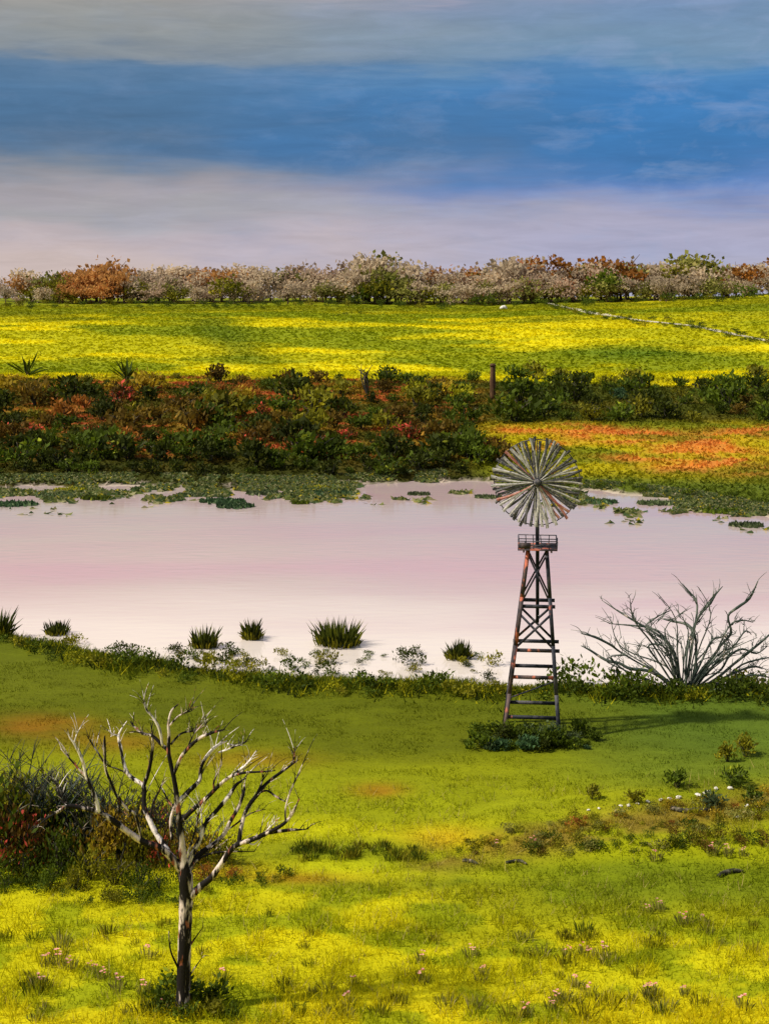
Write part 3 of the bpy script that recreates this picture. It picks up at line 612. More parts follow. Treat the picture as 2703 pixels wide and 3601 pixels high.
for px, py, h_ in ((575, 688, 1.5), (560, 692, 1.2), (622, 697, 1.5), (640, 700, 1.2), (735, 700, 1.4), (755, 702, 1.2)):
    shrub(px, py, h_, 'dark_green', 'larger dark bush on the shore between windmill and bare shrub' if px < 700 else 'larger dark bush on the shore right of the bare shrub', 'larger dark shore bushes', 'shore_bush', 1.9, .2, 200, 'bush', False)

# ------------------------------------------------------------------ windmill
WD = H * F / (735 - HY + 2); ZW = lambda zx, zy: (454.6 + zx * .1669, 412 + zy * .1669)
WB = place(530, 731); WD = WB.y
wm = thing('windmill', 'tall rusty water pumping windmill with many bladed wheel on a lattice tower', 'windmill', WB, None, -math.atan2(WB.x, WB.y))
def wl(px, py, dy=0.0): return at(px, py, WD + dy) - WB
HALF0, HALF1 = 1.22, .40
zt = wl(*ZW(490, 815)).z; zb0 = -.15
xc0, xc1 = wl(*ZW(455, 1905)).x, wl(*ZW(492, 815)).x
def leg_pt(sx_, sy_, t): # t 0 at ground, 1 at platform
    hw = HALF0 * (1 - t) + HALF1 * t; cx_ = xc0 * (1 - t) + xc1 * t
    return Vector((cx_ + sx_ * hw, sy_ * hw, zb0 * (1 - t) + zt * t))
for sx_ in (-1, 1):
    for sy_ in (-1, 1):
        mb = MB(); pts = [leg_pt(sx_, sy_, t) for t in (0, .25, .5, .75, 1.0)]
        for a_, b_ in zip(pts[:-1], pts[1:]): mb.bar(a_, b_ + (b_ - a_) * .01, .17, .17)
        link('leg', mb.mesh('leg', M_steel_rust if (sx_, sy_) == (-1, -1) else M_steel, False), wm)
def tt(zy): return (zt - 0) and (wl(*ZW(490, zy)).z - zb0) / (zt - zb0)
for zy in (1135, 1390, 1545, 1775):
    t = tt(zy + 10)
    for a_, b_, sd_ in (((-1, -1), (1, -1), 0), ((-1, 1), (1, 1), 0), ((-1, -1), (-1, 1), 1), ((1, -1), (1, 1), 1)):
        pa, pb = leg_pt(*a_, t), leg_pt(*b_, t); ex = (pb - pa) * (.16 if (zy in (1135, 1390) and not sd_) else .03)
        if zy == 1135: pa = pa + Vector((0, 0, .12 * sd_))
        mb = MB().bar(pa - ex * .4, pb + ex, .15 if not sd_ else .09, .06, Vector((0, 1, 0)) if not sd_ else Vector((1, 0, 0)))
        link('cross_bar', mb.mesh('cross_bar', M_steel_rust if (zy in (1390, 1545) and a_ == (-1, -1) and not sd_) else M_steel, False), wm)
def brace(a_, ta, b_, tb, r_=.075):
    pa, pb = leg_pt(*a_, ta), leg_pt(*b_, tb); off = Vector((0, -.06 if a_[1] < 0 else .06, 0)) if a_[1] == b_[1] else Vector(((-.06 if a_[0] < 0 else .06), 0, 0))
    link('diagonal_brace', MB().bar(pa + off, pb + off, r_, .04, Vector((0, 1, 0)) if a_[1] == b_[1] else Vector((1, 0, 0))).mesh('diagonal_brace', M_steel, False), wm)
for sy_ in (-1, 1):
    brace((-1, sy_), .98, (1, sy_), tt(1125)); brace((1, sy_), .98, (-1, sy_), tt(1125))
    brace((-1, sy_), tt(1190), (1, sy_), tt(1385), .10); brace((1, sy_), tt(1190), (-1, sy_), tt(1385), .10)
for sx_ in (-1, 1):
    brace((sx_, -1), .98, (sx_, 1), tt(1125), .05); brace((sx_, 1), .98, (sx_, -1), tt(1125), .05)
    brace((sx_, -1), tt(1190), (sx_, 1), tt(1385), .05); brace((sx_, 1), tt(1190), (sx_, -1), tt(1385), .05)
brace((1, -1), tt(1570), (-1, 1), tt(1760), .05)
# platform, railing, head
pl = MB(); cz = zt + .06
for k_ in range(7): yk = -.75 + k_ * .25; pl.bar((xc1 - .86, yk, cz), (xc1 + .86, yk, cz), .05, .2, Vector((0, 1, 0)))
pl.bar((xc1 - .6, -.84, cz - .07), (xc1 - .6, .84, cz - .07), .08, .08); pl.bar((xc1 + .6, -.84, cz - .07), (xc1 + .6, .84, cz - .07), .08, .08)
plo = link('platform', pl.mesh('platform', M_steel_rust, False), wm)
rl = MB(); c4 = [(-.84, -.8), (.84, -.8), (.84, .8), (-.84, .8)]
for (ax, ay), (bx, by_) in zip(c4, c4[1:] + c4[:1]):
    for hz in (.20, .38): rl.tube([(xc1 + ax, ay, cz + hz), (xc1 + bx, by_, cz + hz)], [.022, .022], 6, 1)
    for k_ in range(5):
        t = k_ / 5; x_, y_ = xc1 + ax * (1 - t) + bx * t, ay * (1 - t) + by_ * t; rl.tube([(x_, y_, cz), (x_ + R.uniform(-.04, .04), y_, cz + .38)], [.02, .02], 6, 1)
link('railing', rl.mesh('railing', M_steel, False), plo)
panel = MB().bar((xc1 - .84, -.83, cz + .19), (xc1 - .3, -.83, cz + .19), .26, .03); link('side_board', panel.mesh('side_board', M_steel_rust, False), plo)
WC = wl(*ZW(490, 422)) + Vector((0, -.75, 0)); WC = Matrix.Rotation(math.atan2(WB.x, WB.y), 3, 'Z') @ (at(536.4, 482.4, WD - .72) - WB)
link('mast', MB().tube([(xc1, 0, tt(1260) * (zt - zb0) + zb0), (xc1, 0, zt + .1), (WC.x, 0, WC.z - .35)], [.075, .085, .095], 9, 1).mesh('mast', M_steel, True), wm)
gb = MB(); gb.tube([(WC.x, -.55, WC.z), (WC.x, -.42, WC.z), (WC.x, .3, WC.z), (WC.x, .45, WC.z)], [.12, .26, .28, .15], 12, 2); gb.tube([(WC.x, -.02, WC.z - .45), (WC.x, -.02, WC.z - .1)], [.16, .2], 10, 1)
link('gearbox', gb.mesh('gearbox', M_steel, True), wm)
RW = 46.0 * (WD - .75) / F
wh = MB()
for rad in (.40, .93): # iron hoops
    n_ = 40; pts = [Vector((math.cos(6.28318 * k_ / n_) * RW * rad, .05, math.sin(6.28318 * k_ / n_) * RW * rad)) for k_ in range(n_ + 1)]; wh.tube(pts, [.022] * (n_ + 1), 5, 1)
for k_ in range(6): th = math.pi * k_ / 6; wh.tube([(-math.cos(th) * RW * .93, .07, -math.sin(th) * RW * .93), (math.cos(th) * RW * .93, .07, math.sin(th) * RW * .93)], [.02, .02], 5, 1)
who = link('wheel', wh.mesh('wheel', M_steel, True), wm, WC)
hub = MB().tube([(0, -.24, 0), (0, -.2, 0), (0, .1, 0), (0, .3, 0)], [.06, .15, .17, .12], 12, 1); link('hub', hub.mesh('hub', M_vane[1], True), who)
NB = 70
def blade_mesh(mt, L_, w_, bend):
    mb = MB(); st_ = [.10, .3, .55, .8, 1.0]; tw = math.radians(13)
    for k_ in range(len(st_) - 1):
        r0, r1 = st_[k_] * L_, st_[k_ + 1] * L_; wa, wb_ = w_ * (.35 + .65 * st_[k_]), w_ * (.35 + .65 * st_[k_ + 1])
        ca, cb = bend * math.sin(st_[k_] * 3), bend * math.sin(st_[k_ + 1] * 3)
        for (u0, u1) in ((-.5, 0), (0, .5)):
            f = lambda r_, w2, u, cv: Vector((cv + u * w2 * math.cos(tw), u * w2 * math.sin(tw) - (.02 if u == 0 else 0), r_))
            mb.poly([f(r0, wa, u0, ca), f(r0, wa, u1, ca), f(r1, wb_, u1, cb), f(r1, wb_, u0, cb)])
    me = mb.mesh('blade', mt, False); return me
bm_ = {}
for k_ in range(NB):
    u = R.random(); mi = 0 if u < .40 else 1 if u < .94 else 2
    th = 2 * math.pi * k_ / NB + R.uniform(-.045, .045)
    if mi != 2 and 4.9 < (math.pi / 2 - th) % 6.283 < 5.6 and R.random() < .4: mi = 2
    me = bm_.setdefault((mi, k_ % 3), blade_mesh(M_vane[mi], RW, .135, (-.10, .0, .11)[k_ % 3]))
    o = link('blade', me, who); o.rotation_euler = (0, th, 0); o.scale = (1, 1, R.uniform(.90, 1.03)); o.location = (0, -.03 if k_ % 2 else -.07, 0)
    if mi == 2: o['label'] = 'rust red wheel blade'

# leafy plants round the tower's feet
for i in range(54):
    px = R.choice([R.uniform(448, 600), R.gauss(500, 16), R.gauss(565, 18), R.gauss(540, 20)]); py = R.uniform(732, 750) - abs(px - 535) * .06 + 3; col = R.choice(['dark_green', 'dark_green', 'deep_green', 'dark_green', 'blue_green', 'grey_green'])
    px = min(max(px, 446), 612)
    shrub(px, py, R.choice([.25, .35, .5, .8]), col, {'deep_green': 'very dark green', 'dark_green': 'dark green', 'blue_green': 'blue green', 'grey_green': 'grey green'}[col] + ' leafy plant crowding the feet of the windmill tower', f'{col.replace("_", " ")} plants round the windmill feet', 'leafy_plant', 1.7, .24, 300, 'plant', False)

# ------------------------------------------------------------------ trees traced as branches in space
def trace(mb, pts, z2p, base_d, k_dep, sc_px, x0, min_r=.006, sides=7, sway=0.0, rough=.12, dr=0.0):
    """pts (x, y, width) as seen; the branch leaves the trunk in depth by k_dep times its sideways reach"""
    out = []; rad = []; lx = None
    n_ = len(pts); w_ = [q_[2] if len(q_) > 2 else None for q_ in pts]
    known = [i for i in range(n_) if w_[i] is not None]
    for i in range(n_): 
        if w_[i] is None: w_[i] = float(np.interp(i, known, [w_[j] for j in known]))
    acc = 0.0
    for i, q_ in enumerate(pts):
        px, py = z2p(q_[0], q_[1])
        if i: acc += math.hypot(q_[0] - pts[i - 1][0], q_[1] - pts[i - 1][1])
        d_ = base_d + dr + k_dep * acc * sc_px * base_d / F
        out.append(at(px, py, d_)); rad.append(max(w_[i] * .54 * sc_px * d_ / F, min_r))
    mb.tube(out, rad, sides, 4, rough=rough); return out, rad

def add_twigs(mb, out, rad, n_, lo=.25, hi=.6, mr=.014):
    for k_ in range(n_):
        i = R.randrange(max(1, len(out) // 3), len(out) - 1); a_ = out[i].lerp(out[i + 1], R.random()); dv = (out[i + 1] - out[i]).normalized()
        e = a_ + (dv * .5 + Vector((R.uniform(-.8, .8), R.uniform(-.9, .9), R.uniform(.1, .9)))) * R.uniform(lo, hi)
        mb.tube([a_, a_.lerp(e, .5) + Vector((0, 0, .05)), e], [min(mr, rad[i] * .6), mr * .7, mr * .2], 5, 3)
TB = place(185, 1010); TD = TB.y
T2 = lambda x_, y_: (x_ * .2054, 681.9 + y_ * .2054)
tree = thing('bare_tree', 'leafless tree with light and shade painted on its bark in the foreground meadow', 'tree', TB)
tm = MB()
trunk_pts = [(897, 1640, 100), (895, 1600, 82), (893, 1500, 66), (897, 1300, 60), (902, 1150, 60), (906, 1040, 62), (902, 950, 66), (893, 880, 48), (885, 800, 30), (878, 720, 27), (868, 640, 25), (860, 560, 23), (848, 480, 21), (835, 420, 19), (820, 340, 18), (822, 260, 14), (820, 200, 12), (835, 140, 10), (868, 108, 4)]
trace(tm, trunk_pts, T2, TD, 0, .2054, 0, sides=12, rough=.14)
link('trunk', tm.mesh('trunk', M_bark, True, TB), tree)
BR = [ # (material, depth lean, points)
 (0, -.35, [(885, 920, 42), (840, 862, 34), (780, 808, 32), (700, 780, 30), (620, 730, 28), (550, 675, 26), (480, 635, 24), (400, 615, 22), (330, 605, 19), (270, 640, 12), (220, 670, 8), (175, 710, 3)]),
 (1, .45, [(848, 872, 28), (800, 800, 26), (760, 740, 24), (730, 680, 23), (700, 600, 22), (700, 510, 21), (660, 480, 19), (620, 445, 18), (600, 390, 15), (590, 340, 13), (578, 280, 13), (582, 245, 9), (618, 190, 3)]),
 (0, .5, [(822, 335, 18), (790, 310, 16), (745, 265, 14), (690, 250, 13), (650, 215, 9), (632, 190, 3)]),
 (1, -.1, [(790, 312, 9), (775, 230, 14), (740, 170, 9), (715, 140, 10), (697, 95, 3)]),
 (0, -.4, [(824, 215, 10), (870, 165, 9), (935, 140, 3)]),
 (0, .5, [(830, 305, 10), (880, 252, 9), (940, 238, 9), (1005, 210, 3)]),
 (0, -.5, [(845, 450, 17), (870, 390, 17), (900, 340, 17), (950, 290, 17), (1010, 255, 15), (1095, 230, 4)]),
 (1, .4, [(868, 585, 22), (920, 530, 22), (970, 480, 19), (975, 430, 15), (1000, 370, 15), (1050, 315, 15), (1110, 285, 4)]),
 (0, -.45, [(880, 680, 22), (940, 620, 21), (1010, 560, 19), (1060, 510, 17), (1120, 462, 15), (1190, 442, 11), (1260, 438, 9), (1340, 432, 4)]),
 (1, .3, [(905, 920, 26), (930, 850, 23), (975, 760, 21), (1000, 690, 19), (1050, 630, 19), (1110, 560, 19), (1150, 500, 15), (1195, 470, 4)]),
 (0, .55, [(915, 920, 30), (970, 840, 27), (1040, 790, 23), (1090, 740, 19), (1120, 680, 19), (1160, 610, 17), (1185, 540, 14), (1190, 490, 4)]),
 (0, -.3, [(908, 1060, 44), (970, 1000, 32), (1030, 950, 28), (1080, 880, 26), (1140, 800, 25), (1220, 770, 23), (1300, 735, 21), (1380, 690, 16), (1430, 630, 10), (1455, 560, 3)]),
 (0, .3, [(838, 770, 14), (830, 680, 14), (845, 620, 14), (862, 575, 12)]),
 (1, -.3, [(905, 860, 12), (930, 790, 10), (955, 700, 9), (975, 610, 4)]),
 (0, .2, [(915, 905, 12), (980, 855, 10), (1060, 830, 9), (1240, 825, 3)]),
 (0, -.6, [(880, 1430, 12), (865, 1390, 10), (830, 1310, 8), (820, 1215, 3)]), (0, .5, [(915, 1300, 10), (940, 1260, 8), (990, 1190, 2)]), (0, -.5, [(915, 1440, 10), (945, 1395, 8), (985, 1340, 2)])]
SUBS = [ # (parent branch index, points): forks start on the parent
 (0, 1, [(482, 636, 22), (465, 570, 20), (440, 510, 18), (420, 460, 16), (400, 380, 13), (360, 300, 10), (338, 270, 6), (328, 228, 3)]), (0, 0, [(415, 460, 12), (380, 420, 10), (340, 375, 8), (295, 325, 3)]), (0, 1, [(358, 300, 8), (368, 270, 6), (380, 240, 3)]),
 (0, 1, [(330, 606, 12), (298, 575, 10), (283, 530, 10), (265, 475, 5)]), (0, 0, [(690, 778, 10), (660, 650, 14), (620, 620, 13), (570, 560, 12), (540, 490, 13), (515, 430, 13), (510, 360, 13), (508, 300, 14), (510, 262, 4)]), (0, 1, [(510, 400, 8), (480, 350, 8), (450, 305, 7), (418, 255, 2)]),
 (0, 1, [(600, 600, 8), (578, 560, 9), (582, 640, 6)]), (1, 0, [(702, 500, 18), (725, 430, 17), (740, 340, 15), (742, 270, 9), (733, 200, 3)]), (1, 0, [(730, 680, 9), (745, 590, 10), (775, 530, 9), (797, 475, 4)]), (1, 1, [(577, 270, 7), (560, 258, 7), (538, 266, 3)]), (1, 0, [(610, 440, 7), (560, 420, 6), (520, 410, 3)]),
 (8, 1, [(1130, 456, 12), (1170, 425, 13), (1205, 395, 11), (1250, 330, 3)]), (8, 0, [(1040, 525, 8), (1042, 480, 9), (1080, 400, 3)]), (11, 0, [(1160, 795, 22), (1175, 700, 19), (1200, 620, 19), (1250, 550, 19), (1300, 490, 15), (1380, 430, 13), (1450, 380, 5)]), (11, 1, [(1415, 405, 9), (1430, 370, 9), (1432, 335, 4)]),
 (11, 0, [(1300, 736, 16), (1400, 722, 15), (1450, 720, 9), (1500, 716, 3)]), (11, 0, [(1390, 688, 9), (1388, 620, 8), (1410, 540, 8), (1450, 450, 7), (1505, 325, 2)]), (11, 0, [(1262, 540, 8), (1300, 530, 9), (1345, 560, 10), (1392, 585, 3)]), (11, 1, [(1200, 778, 8), (1240, 790, 8), (1300, 720, 7), (1360, 660, 3)]),
 (11, 0, [(1240, 560, 8), (1270, 500, 10), (1285, 450, 3)]), (12, 1, [(850, 605, 12), (825, 590, 12), (800, 545, 4)]), (10, 0, [(1100, 725, 8), (1150, 690, 8), (1220, 640, 6), (1290, 620, 3)]), (9, 1, [(985, 720, 8), (980, 650, 7), (975, 600, 3)]), (6, 0, [(910, 335, 8), (925, 290, 8), (945, 250, 3)]), (7, 1, [(1060, 345, 10), (1090, 335, 10), (1140, 318, 4)]), (7, 1, [(1105, 300, 8), (1150, 312, 10), (1198, 292, 3)])]
branch_objs = []; branch_pts = []
for mi, k_, pts in BR:
    mb = MB(); out, rad = trace(mb, pts, T2, TD, k_ * .6, .2054, 0); shoot = pts[0][1] > 1250; add_twigs(mb, out, rad, 2 if shoot else 12, .15, .3 if shoot else .7, .010); add_twigs(mb, out, rad, 0 if shoot else 2, .5, .85, .016); branch_objs.append(link('branch', mb.mesh('branch', (M_bark, M_bark_pale)[mi], True, TB), tree)); branch_pts.append([(o_, r_) for o_, r_ in zip(out, rad)])
def near_depth(plist, px, py):
    best = None
    for i in range(len(plist) - 1):
        for k_ in range(9):
            p_ = plist[i][0].lerp(plist[i + 1][0], k_ / 8); qx = CX + F * p_.x / p_.y; qy = HY + (H - p_.z) * F / p_.y; e = (qx - px) ** 2 + (qy - py) ** 2
            if best is None or e < best[0]: best = (e, p_.y)
    return best[1]
all_pts = list(branch_pts)
for bi, mi, pts in SUBS:
    pool = branch_pts[bi]; dpt = near_depth(pool, *T2(pts[0][0], pts[0][1]))
    mb = MB(); out, rad = trace(mb, pts, T2, dpt, R.uniform(-.3, .3), .2054, 0); add_twigs(mb, out, rad, 8, .15, .55, .009); add_twigs(mb, out, rad, 1, .4, .7, .014); link('fork', mb.mesh('fork', (M_bark, M_bark_pale)[mi], True, TB), branch_objs[bi]); pl_ = [(o_, r_) for o_, r_ in zip(out, rad)]; all_pts.append(pl_); branch_pts[bi] = pool + pl_
for px, py, h_, col, lab in ((168, 1000, .7, 'dark_green', 'dark leafy plant hugging the left of the bare tree trunk'), (203, 1003, .75, 'dark_green', 'dark leafy plant hugging the right of the bare tree trunk'), (160, 1012, .5, 'dark_green', 'low green plant left in front of the bare tree'), (215, 1014, .5, 'olive', 'low olive plant right in front of the bare tree'), (185, 1018, .45, 'dark_green', 'low dark plant directly in front of the bare tree foot'), (232, 1018, .4, 'dark_green', 'small green plant farther right of the bare tree foot')):
    shrub(px, py, h_, col, lab, 'plants round the bare tree foot', 'leafy_plant', 1.7, .24, 300, 'plant', False)

# bare shrub on the shore at right
SB = place(681, 694); S2 = lambda x_, y_: (383.5 + x_ * .2316, 554 + y_ * .2316); SD = SB.y
sh = thing('bare_shrub', 'sprawling leafless grey green shrub on the near shore right of the windmill', 'shrub', SB)
SR = [[(1262, 608, 24), (1200, 540, 20), (1130, 500, 17), (1050, 490, 17), (1000, 465, 15), (940, 450, 15), (870, 405, 11), (830, 385, 3)], [(1250, 590, 16), (1150, 500, 10), (1080, 460, 9), (1000, 410, 10), (960, 380, 13), (890, 345, 13), (830, 330, 3)],
 [(1272, 600, 20), (1260, 500, 15), (1240, 420, 13), (1200, 345, 12), (1140, 305, 11), (1050, 293, 9), (955, 285, 2)], [(1280, 600, 14), (1262, 480, 11), (1240, 400, 10), (1180, 340, 10), (1080, 280, 11), (1000, 230, 9), (925, 180, 2)], [(1270, 570, 10), (1150, 380, 9), (1080, 290, 8), (1055, 230, 7), (1050, 180, 2)],
 [(1290, 600, 18), (1330, 520, 15), (1340, 430, 13), (1335, 340, 13), (1300, 290, 15), (1240, 275, 11), (1185, 262, 3)], [(1300, 600, 18), (1360, 500, 15), (1400, 450, 13), (1450, 380, 11), (1490, 325, 13), (1478, 250, 11), (1520, 210, 15), (1570, 170, 13), (1607, 92, 3)], [(1295, 590, 14), (1300, 420, 11), (1330, 300, 11), (1360, 240, 13), (1400, 190, 18), (1425, 150, 10), (1455, 115, 3)],
 [(1310, 605, 20), (1420, 540, 15), (1500, 470, 14), (1560, 420, 15), (1640, 350, 11), (1690, 300, 3)], [(1310, 605, 18), (1450, 580, 13), (1560, 520, 11), (1660, 530, 8), (1700, 545, 3)], [(1290, 612, 24), (1400, 580, 17), (1500, 570, 9), (1610, 582, 3)], [(1262, 610, 16), (1150, 595, 12), (1080, 590, 11), (1030, 545, 9), (980, 528, 3)],
 [(1310, 600, 12), (1400, 530, 11), (1450, 490, 11), (1485, 430, 12), (1540, 400, 11), (1600, 420, 9), (1650, 385, 3)], [(1290, 600, 10), (1320, 380, 9), (1345, 205, 11), (1310, 140, 9), (1272, 98, 2)], [(1265, 600, 12), (1190, 480, 10), (1130, 390, 10), (1180, 380, 10), (1225, 412, 4)], [(1300, 600, 12), (1370, 440, 11), (1410, 360, 11), (1460, 345, 8), (1510, 330, 4)],
 [(1262, 608, 12), (1180, 560, 10), (1060, 520, 9), (960, 440, 9), (1030, 430, 3)], [(1300, 600, 10), (1400, 470, 9), (1480, 300, 9), (1540, 270, 8), (1585, 280, 2)], [(1305, 605, 12), (1480, 520, 10), (1580, 480, 14), (1625, 490, 4)], [(1280, 600, 9), (1220, 420, 8), (1120, 310, 9), (1160, 260, 8), (1230, 225, 3)], [(1280, 600, 9), (1210, 480, 8), (1060, 420, 7), (990, 365, 6), (960, 250, 2)],
 [(1300, 595, 10), (1430, 430, 9), (1500, 390, 8), (1550, 320, 8), (1580, 335, 2)], [(1310, 610, 14), (1450, 545, 11), (1540, 470, 10), (1650, 440, 8), (1690, 450, 2)], [(1265, 612, 14), (1180, 632, 10), (1115, 660, 3)], [(1300, 614, 16), (1375, 645, 16), (1412, 672, 4)], [(1330, 610, 12), (1440, 640, 9), (1480, 660, 7), (1512, 702, 2)], [(1250, 612, 10), (1130, 615, 8), (1020, 635, 2)]]
for k_ in range(28):
    th = math.radians(8 + 164 * (k_ + R.uniform(0, 1)) / 28); L_ = R.uniform(.55, .98); ex, ey = math.cos(th) * 400 * L_, (math.sin(th) * 470 + 30) * L_; bx = 1285 + R.uniform(-30, 40); cv = R.choice([-1, 1]) * R.uniform(30, 100)
    SR.append([(bx, 600 + R.uniform(-4, 8), 8), (bx + ex * .35 + cv * .4, 600 - ey * .40, 7), (bx + ex * .7 + cv, 600 - ey * .72 - abs(cv) * .2, 5.5), (bx + ex, 600 - ey, 2)])
for i, pts in enumerate(SR):
    mb = MB(); low_ = 23 <= i < 27; kd = R.uniform(-.3, .4) if not low_ else -.25
    pts = [(q_[0] + 6 + (q_[0] < 1250) * (1250 - q_[0]) * .03, q_[1] + (600 - q_[1]) * .05, q_[2] * .78) for q_ in pts]; out, rad = trace(mb, pts, S2, SD, kd, .2316, 0, min_r=.012); low = low_
    for t_ in range(0 if low else 13 if i < 23 else 6):
        j = R.randrange(1, len(out) - 1); a_ = out[j].lerp(out[j + 1], R.random()); dv = (out[j + 1] - out[j]).normalized()
        e = a_ + (dv * .8 + Vector((R.uniform(-.7, .7), R.uniform(-.9, .9), R.uniform(-.2, .7)))) * R.uniform(.25, .8); mb.tube([a_, a_.lerp(e, .5) + Vector((R.uniform(-.09, .09), 0, .07)), e], [.018, .014, .006], 5, 3)
        if t_ % 2: f_ = a_.lerp(e, .5); g_ = f_ + Vector((R.uniform(-.4, .4), R.uniform(-.4, .4), R.uniform(0, .45))); mb.tube([f_, f_.lerp(g_, .5) + Vector((0, 0, .03)), g_], [.016, .012, .005], 5, 2)
    link('root' if low else 'branch', mb.mesh('branch', M_greywood, True, SB), sh)

# ------------------------------------------------------------------ thicket at the left, behind the bare tree
TK = {'dark_green': 'dark green leafy bush', 'olive': 'olive leaved bush', 'red': 'bush flecked with red blossom', 'brown': 'brownish bush', 'yellow_green': 'yellow green bush', 'grey_green': 'grey green bush', 'rust': 'rusty orange bush'}
TH = [(-10, 862, 3.6, 'dark_green'), (20, 850, 3.3, 'olive'), (52, 842, 3.0, 'dark_green'), (10, 868, 2.6, 'red'), (38, 866, 2.4, 'red'), (70, 858, 2.6, 'dark_green'), (92, 862, 2.8, 'brown'), (118, 866, 2.6, 'gold'), (140, 868, 2.2, 'olive'), (60, 874, 1.9, 'dark_green'), (28, 880, 1.5, 'dark_green'),
      (-4, 884, 1.4, 'dark_green'), (90, 880, 1.5, 'olive'), (115, 884, 1.4, 'olive'), (140, 887, 1.2, 'dark_green'), (160, 890, 1.0, 'dark_green'), (165, 868, 2.1, 'red'), (195, 865, 2.1, 'gold'), (222, 864, 1.7, 'olive'), (248, 862, 1.4, 'grey_green'), (205, 880, 1.0, 'rust'), (235, 878, .7, 'rust'), (270, 862, 1.0, 'olive'), (180, 882, 1.1, 'dark_green'), (100, 846, 2.6, 'moss'), (130, 850, 2.6, 'olive'), (150, 846, 2.4, 'red'), (5, 892, .8, 'dark_green'), (50, 888, 1.0, 'dark_green'), (75, 890, .9, 'olive')]
TK.update(gold='golden olive bush', moss='mossy bush')
for px, py, h_, col in TH:
    h_ *= .86 if px < 100 else .78 if px < 150 else .68
    if px > 240: continue
    pos = 'at the left edge of the foreground thicket' if px < 40 else 'in the thicket left of the bare tree' if px < 165 else 'in the low thicket behind the bare tree'
    shrub(px, py, h_, col, f'{TK[col]} {pos}', f'{TK[col]}es {pos}', 'thicket_bush', 1.25, .10, 560, 'bush', True, .5, .42, smat=M_bark_dark)
def bare_stems(px, py, h_, seed, lab, mat):
    o = thing('leafless_bush', lab, 'bush', place(px, py), 'leafless bushes in the left thicket', 0, h_ * (.84 if px < 120 else .7)); link('stem', stems_mesh('stem', 14, 1.0, .55, .010, mat, seed, 5, 5), o)
for i, (px, py, h_) in enumerate(q_ for q_ in ((8, 850, 4.2), (40, 850, 3.9), (75, 850, 3.6), (105, 852, 3.2), (140, 856, 3.2), (180, 858, 3.0), (225, 860, 2.4), (255, 860, 2.2), (24, 846, 4.4), (58, 848, 4.2), (90, 850, 3.7), (122, 852, 3.5), (160, 856, 3.2), (205, 860, 2.7)) if q_[0] < 215):
    bare_stems(px, py, h_, 60 + i, 'leafless forked bush rising out of the thicket beside the bare tree', (M_bark_dark, M_greywood)[i % 2])
for i in range(34):
    t = R.random(); px = -5 + t * 290; py = 872 + 26 * math.sin(t * 3) + R.uniform(-4, 12)
    shrub(px, py, R.uniform(.25, .5), R.choice(['dark_green', 'dark_green', 'olive']), 'small leafy sprig along the front edge of the left thicket', 'leafy sprigs before the left thicket', 'leafy_sprig', 1.9, .2, 200, 'plant', False)

# ------------------------------------------------------------------ gully and foreground meadow
Z7 = lambda x_, y_: (340.9 + x_ * .2572, 710.3 + y_ * .2572); Z6 = T2
def stone_mesh(i):
    rg = np.random.default_rng(i); import bmesh
    bm = bmesh.new(); bmesh.ops.create_icosphere(bm, subdivisions=2, radius=1)
    for v_ in bm.verts: v_.co *= 1 + .22 * (rg.random() - .5) * 2
    for v_ in bm.verts: v_.co.z *= .6
    me = bpy.data.meshes.new('stone'); bm.to_mesh(me); bm.free(); me.materials.append(M_stone); return me
SMESH = [stone_mesh(i) for i in range(4)]
for x_, y_, s_ in ((1085, 376, .10), (1115, 375, .13), (1150, 368, .10), (1190, 360, .13), (1240, 352, .12), (1275, 348, .12), (1310, 345, .17), (1385, 335, .16), (1410, 327, .13), (1427, 320, .12), (1455, 310, .14), (1510, 308, .16), (1575, 378, .15), (1615, 378, .15), (1540, 420, .16), (960, 392, .09), (1000, 384, .09)):
    p = place(*Z7(x_, y_)); o = link('stone', R.choice(SMESH), None, p + Vector((0, 0, s_ * .35))); o.scale = (s_ * .75, s_ * .5, s_ * .6); o.rotation_euler = (0, 0, R.uniform(0, 6)); tag(o, 'small white stone along the upper edge of the grassy gully', 'stone', 'white stones along the gully')
for x_, y_, h_, col, lab in ((1535, 295, .8, 'dark_green', 'round dark bush above the white stones at right'), (1305, 300, .8, 'dark_green', 'upright olive grass bush above the white stones'), (975, 345, .55, 'olive', 'low olive bush left of the white stones'), (1140, 360, .55, 'olive', 'small olive bush behind the white stones'), (1500, 200, .8, 'olive', 'faint bush at the right edge of the green meadow'), (1570, 180, .9, 'olive', 'taller faint bush near the right edge of the meadow'), (1440, 385, .7, 'grey_green', 'pale grey green bush below the white stones'), (1600, 360, .6, 'dark_green', 'low dark bush among the white stones at far right')):
    shrub(*Z7(x_, y_), h_, col, lab, 'bushes round the gully', 'gully_bush', 1.3, .22, 260, 'bush', True)
for i in range(175):
    x_ = 430 + 1230 * R.random() ** .62; v_ = R.random(); y_ = np.interp(x_, [420, 900, 1640], [512, 415, 325]) + v_ * np.interp(x_, [420, 900, 1640], [50, 150, 210])
    col = R.choice(['olive', 'olive', 'rust', 'gold', 'gold', 'moss', 'moss', 'brown', 'yellow_green']) if v_ < .5 else R.choice(['olive', 'dark_green', 'dark_green', 'dark_green', 'moss', 'brown'])
    shrub(*Z7(x_, y_), R.choice([.14, .2, .28, .4]), col, {'gold': 'golden dry tuft', 'moss': 'mossy tuft', 'brown': 'brown dry tuft', 'rust': 'rusty dry tuft', 'olive': 'olive tuft', 'dark_green': 'dark green tuft', 'yellow_green': 'yellow green tuft'}[col] + ' in the grassy gully right of the meadow', f'{col.replace("_", " ")} tufts in the gully', 'grass_tuft', 1.9, .2, 200, 'plant', False)
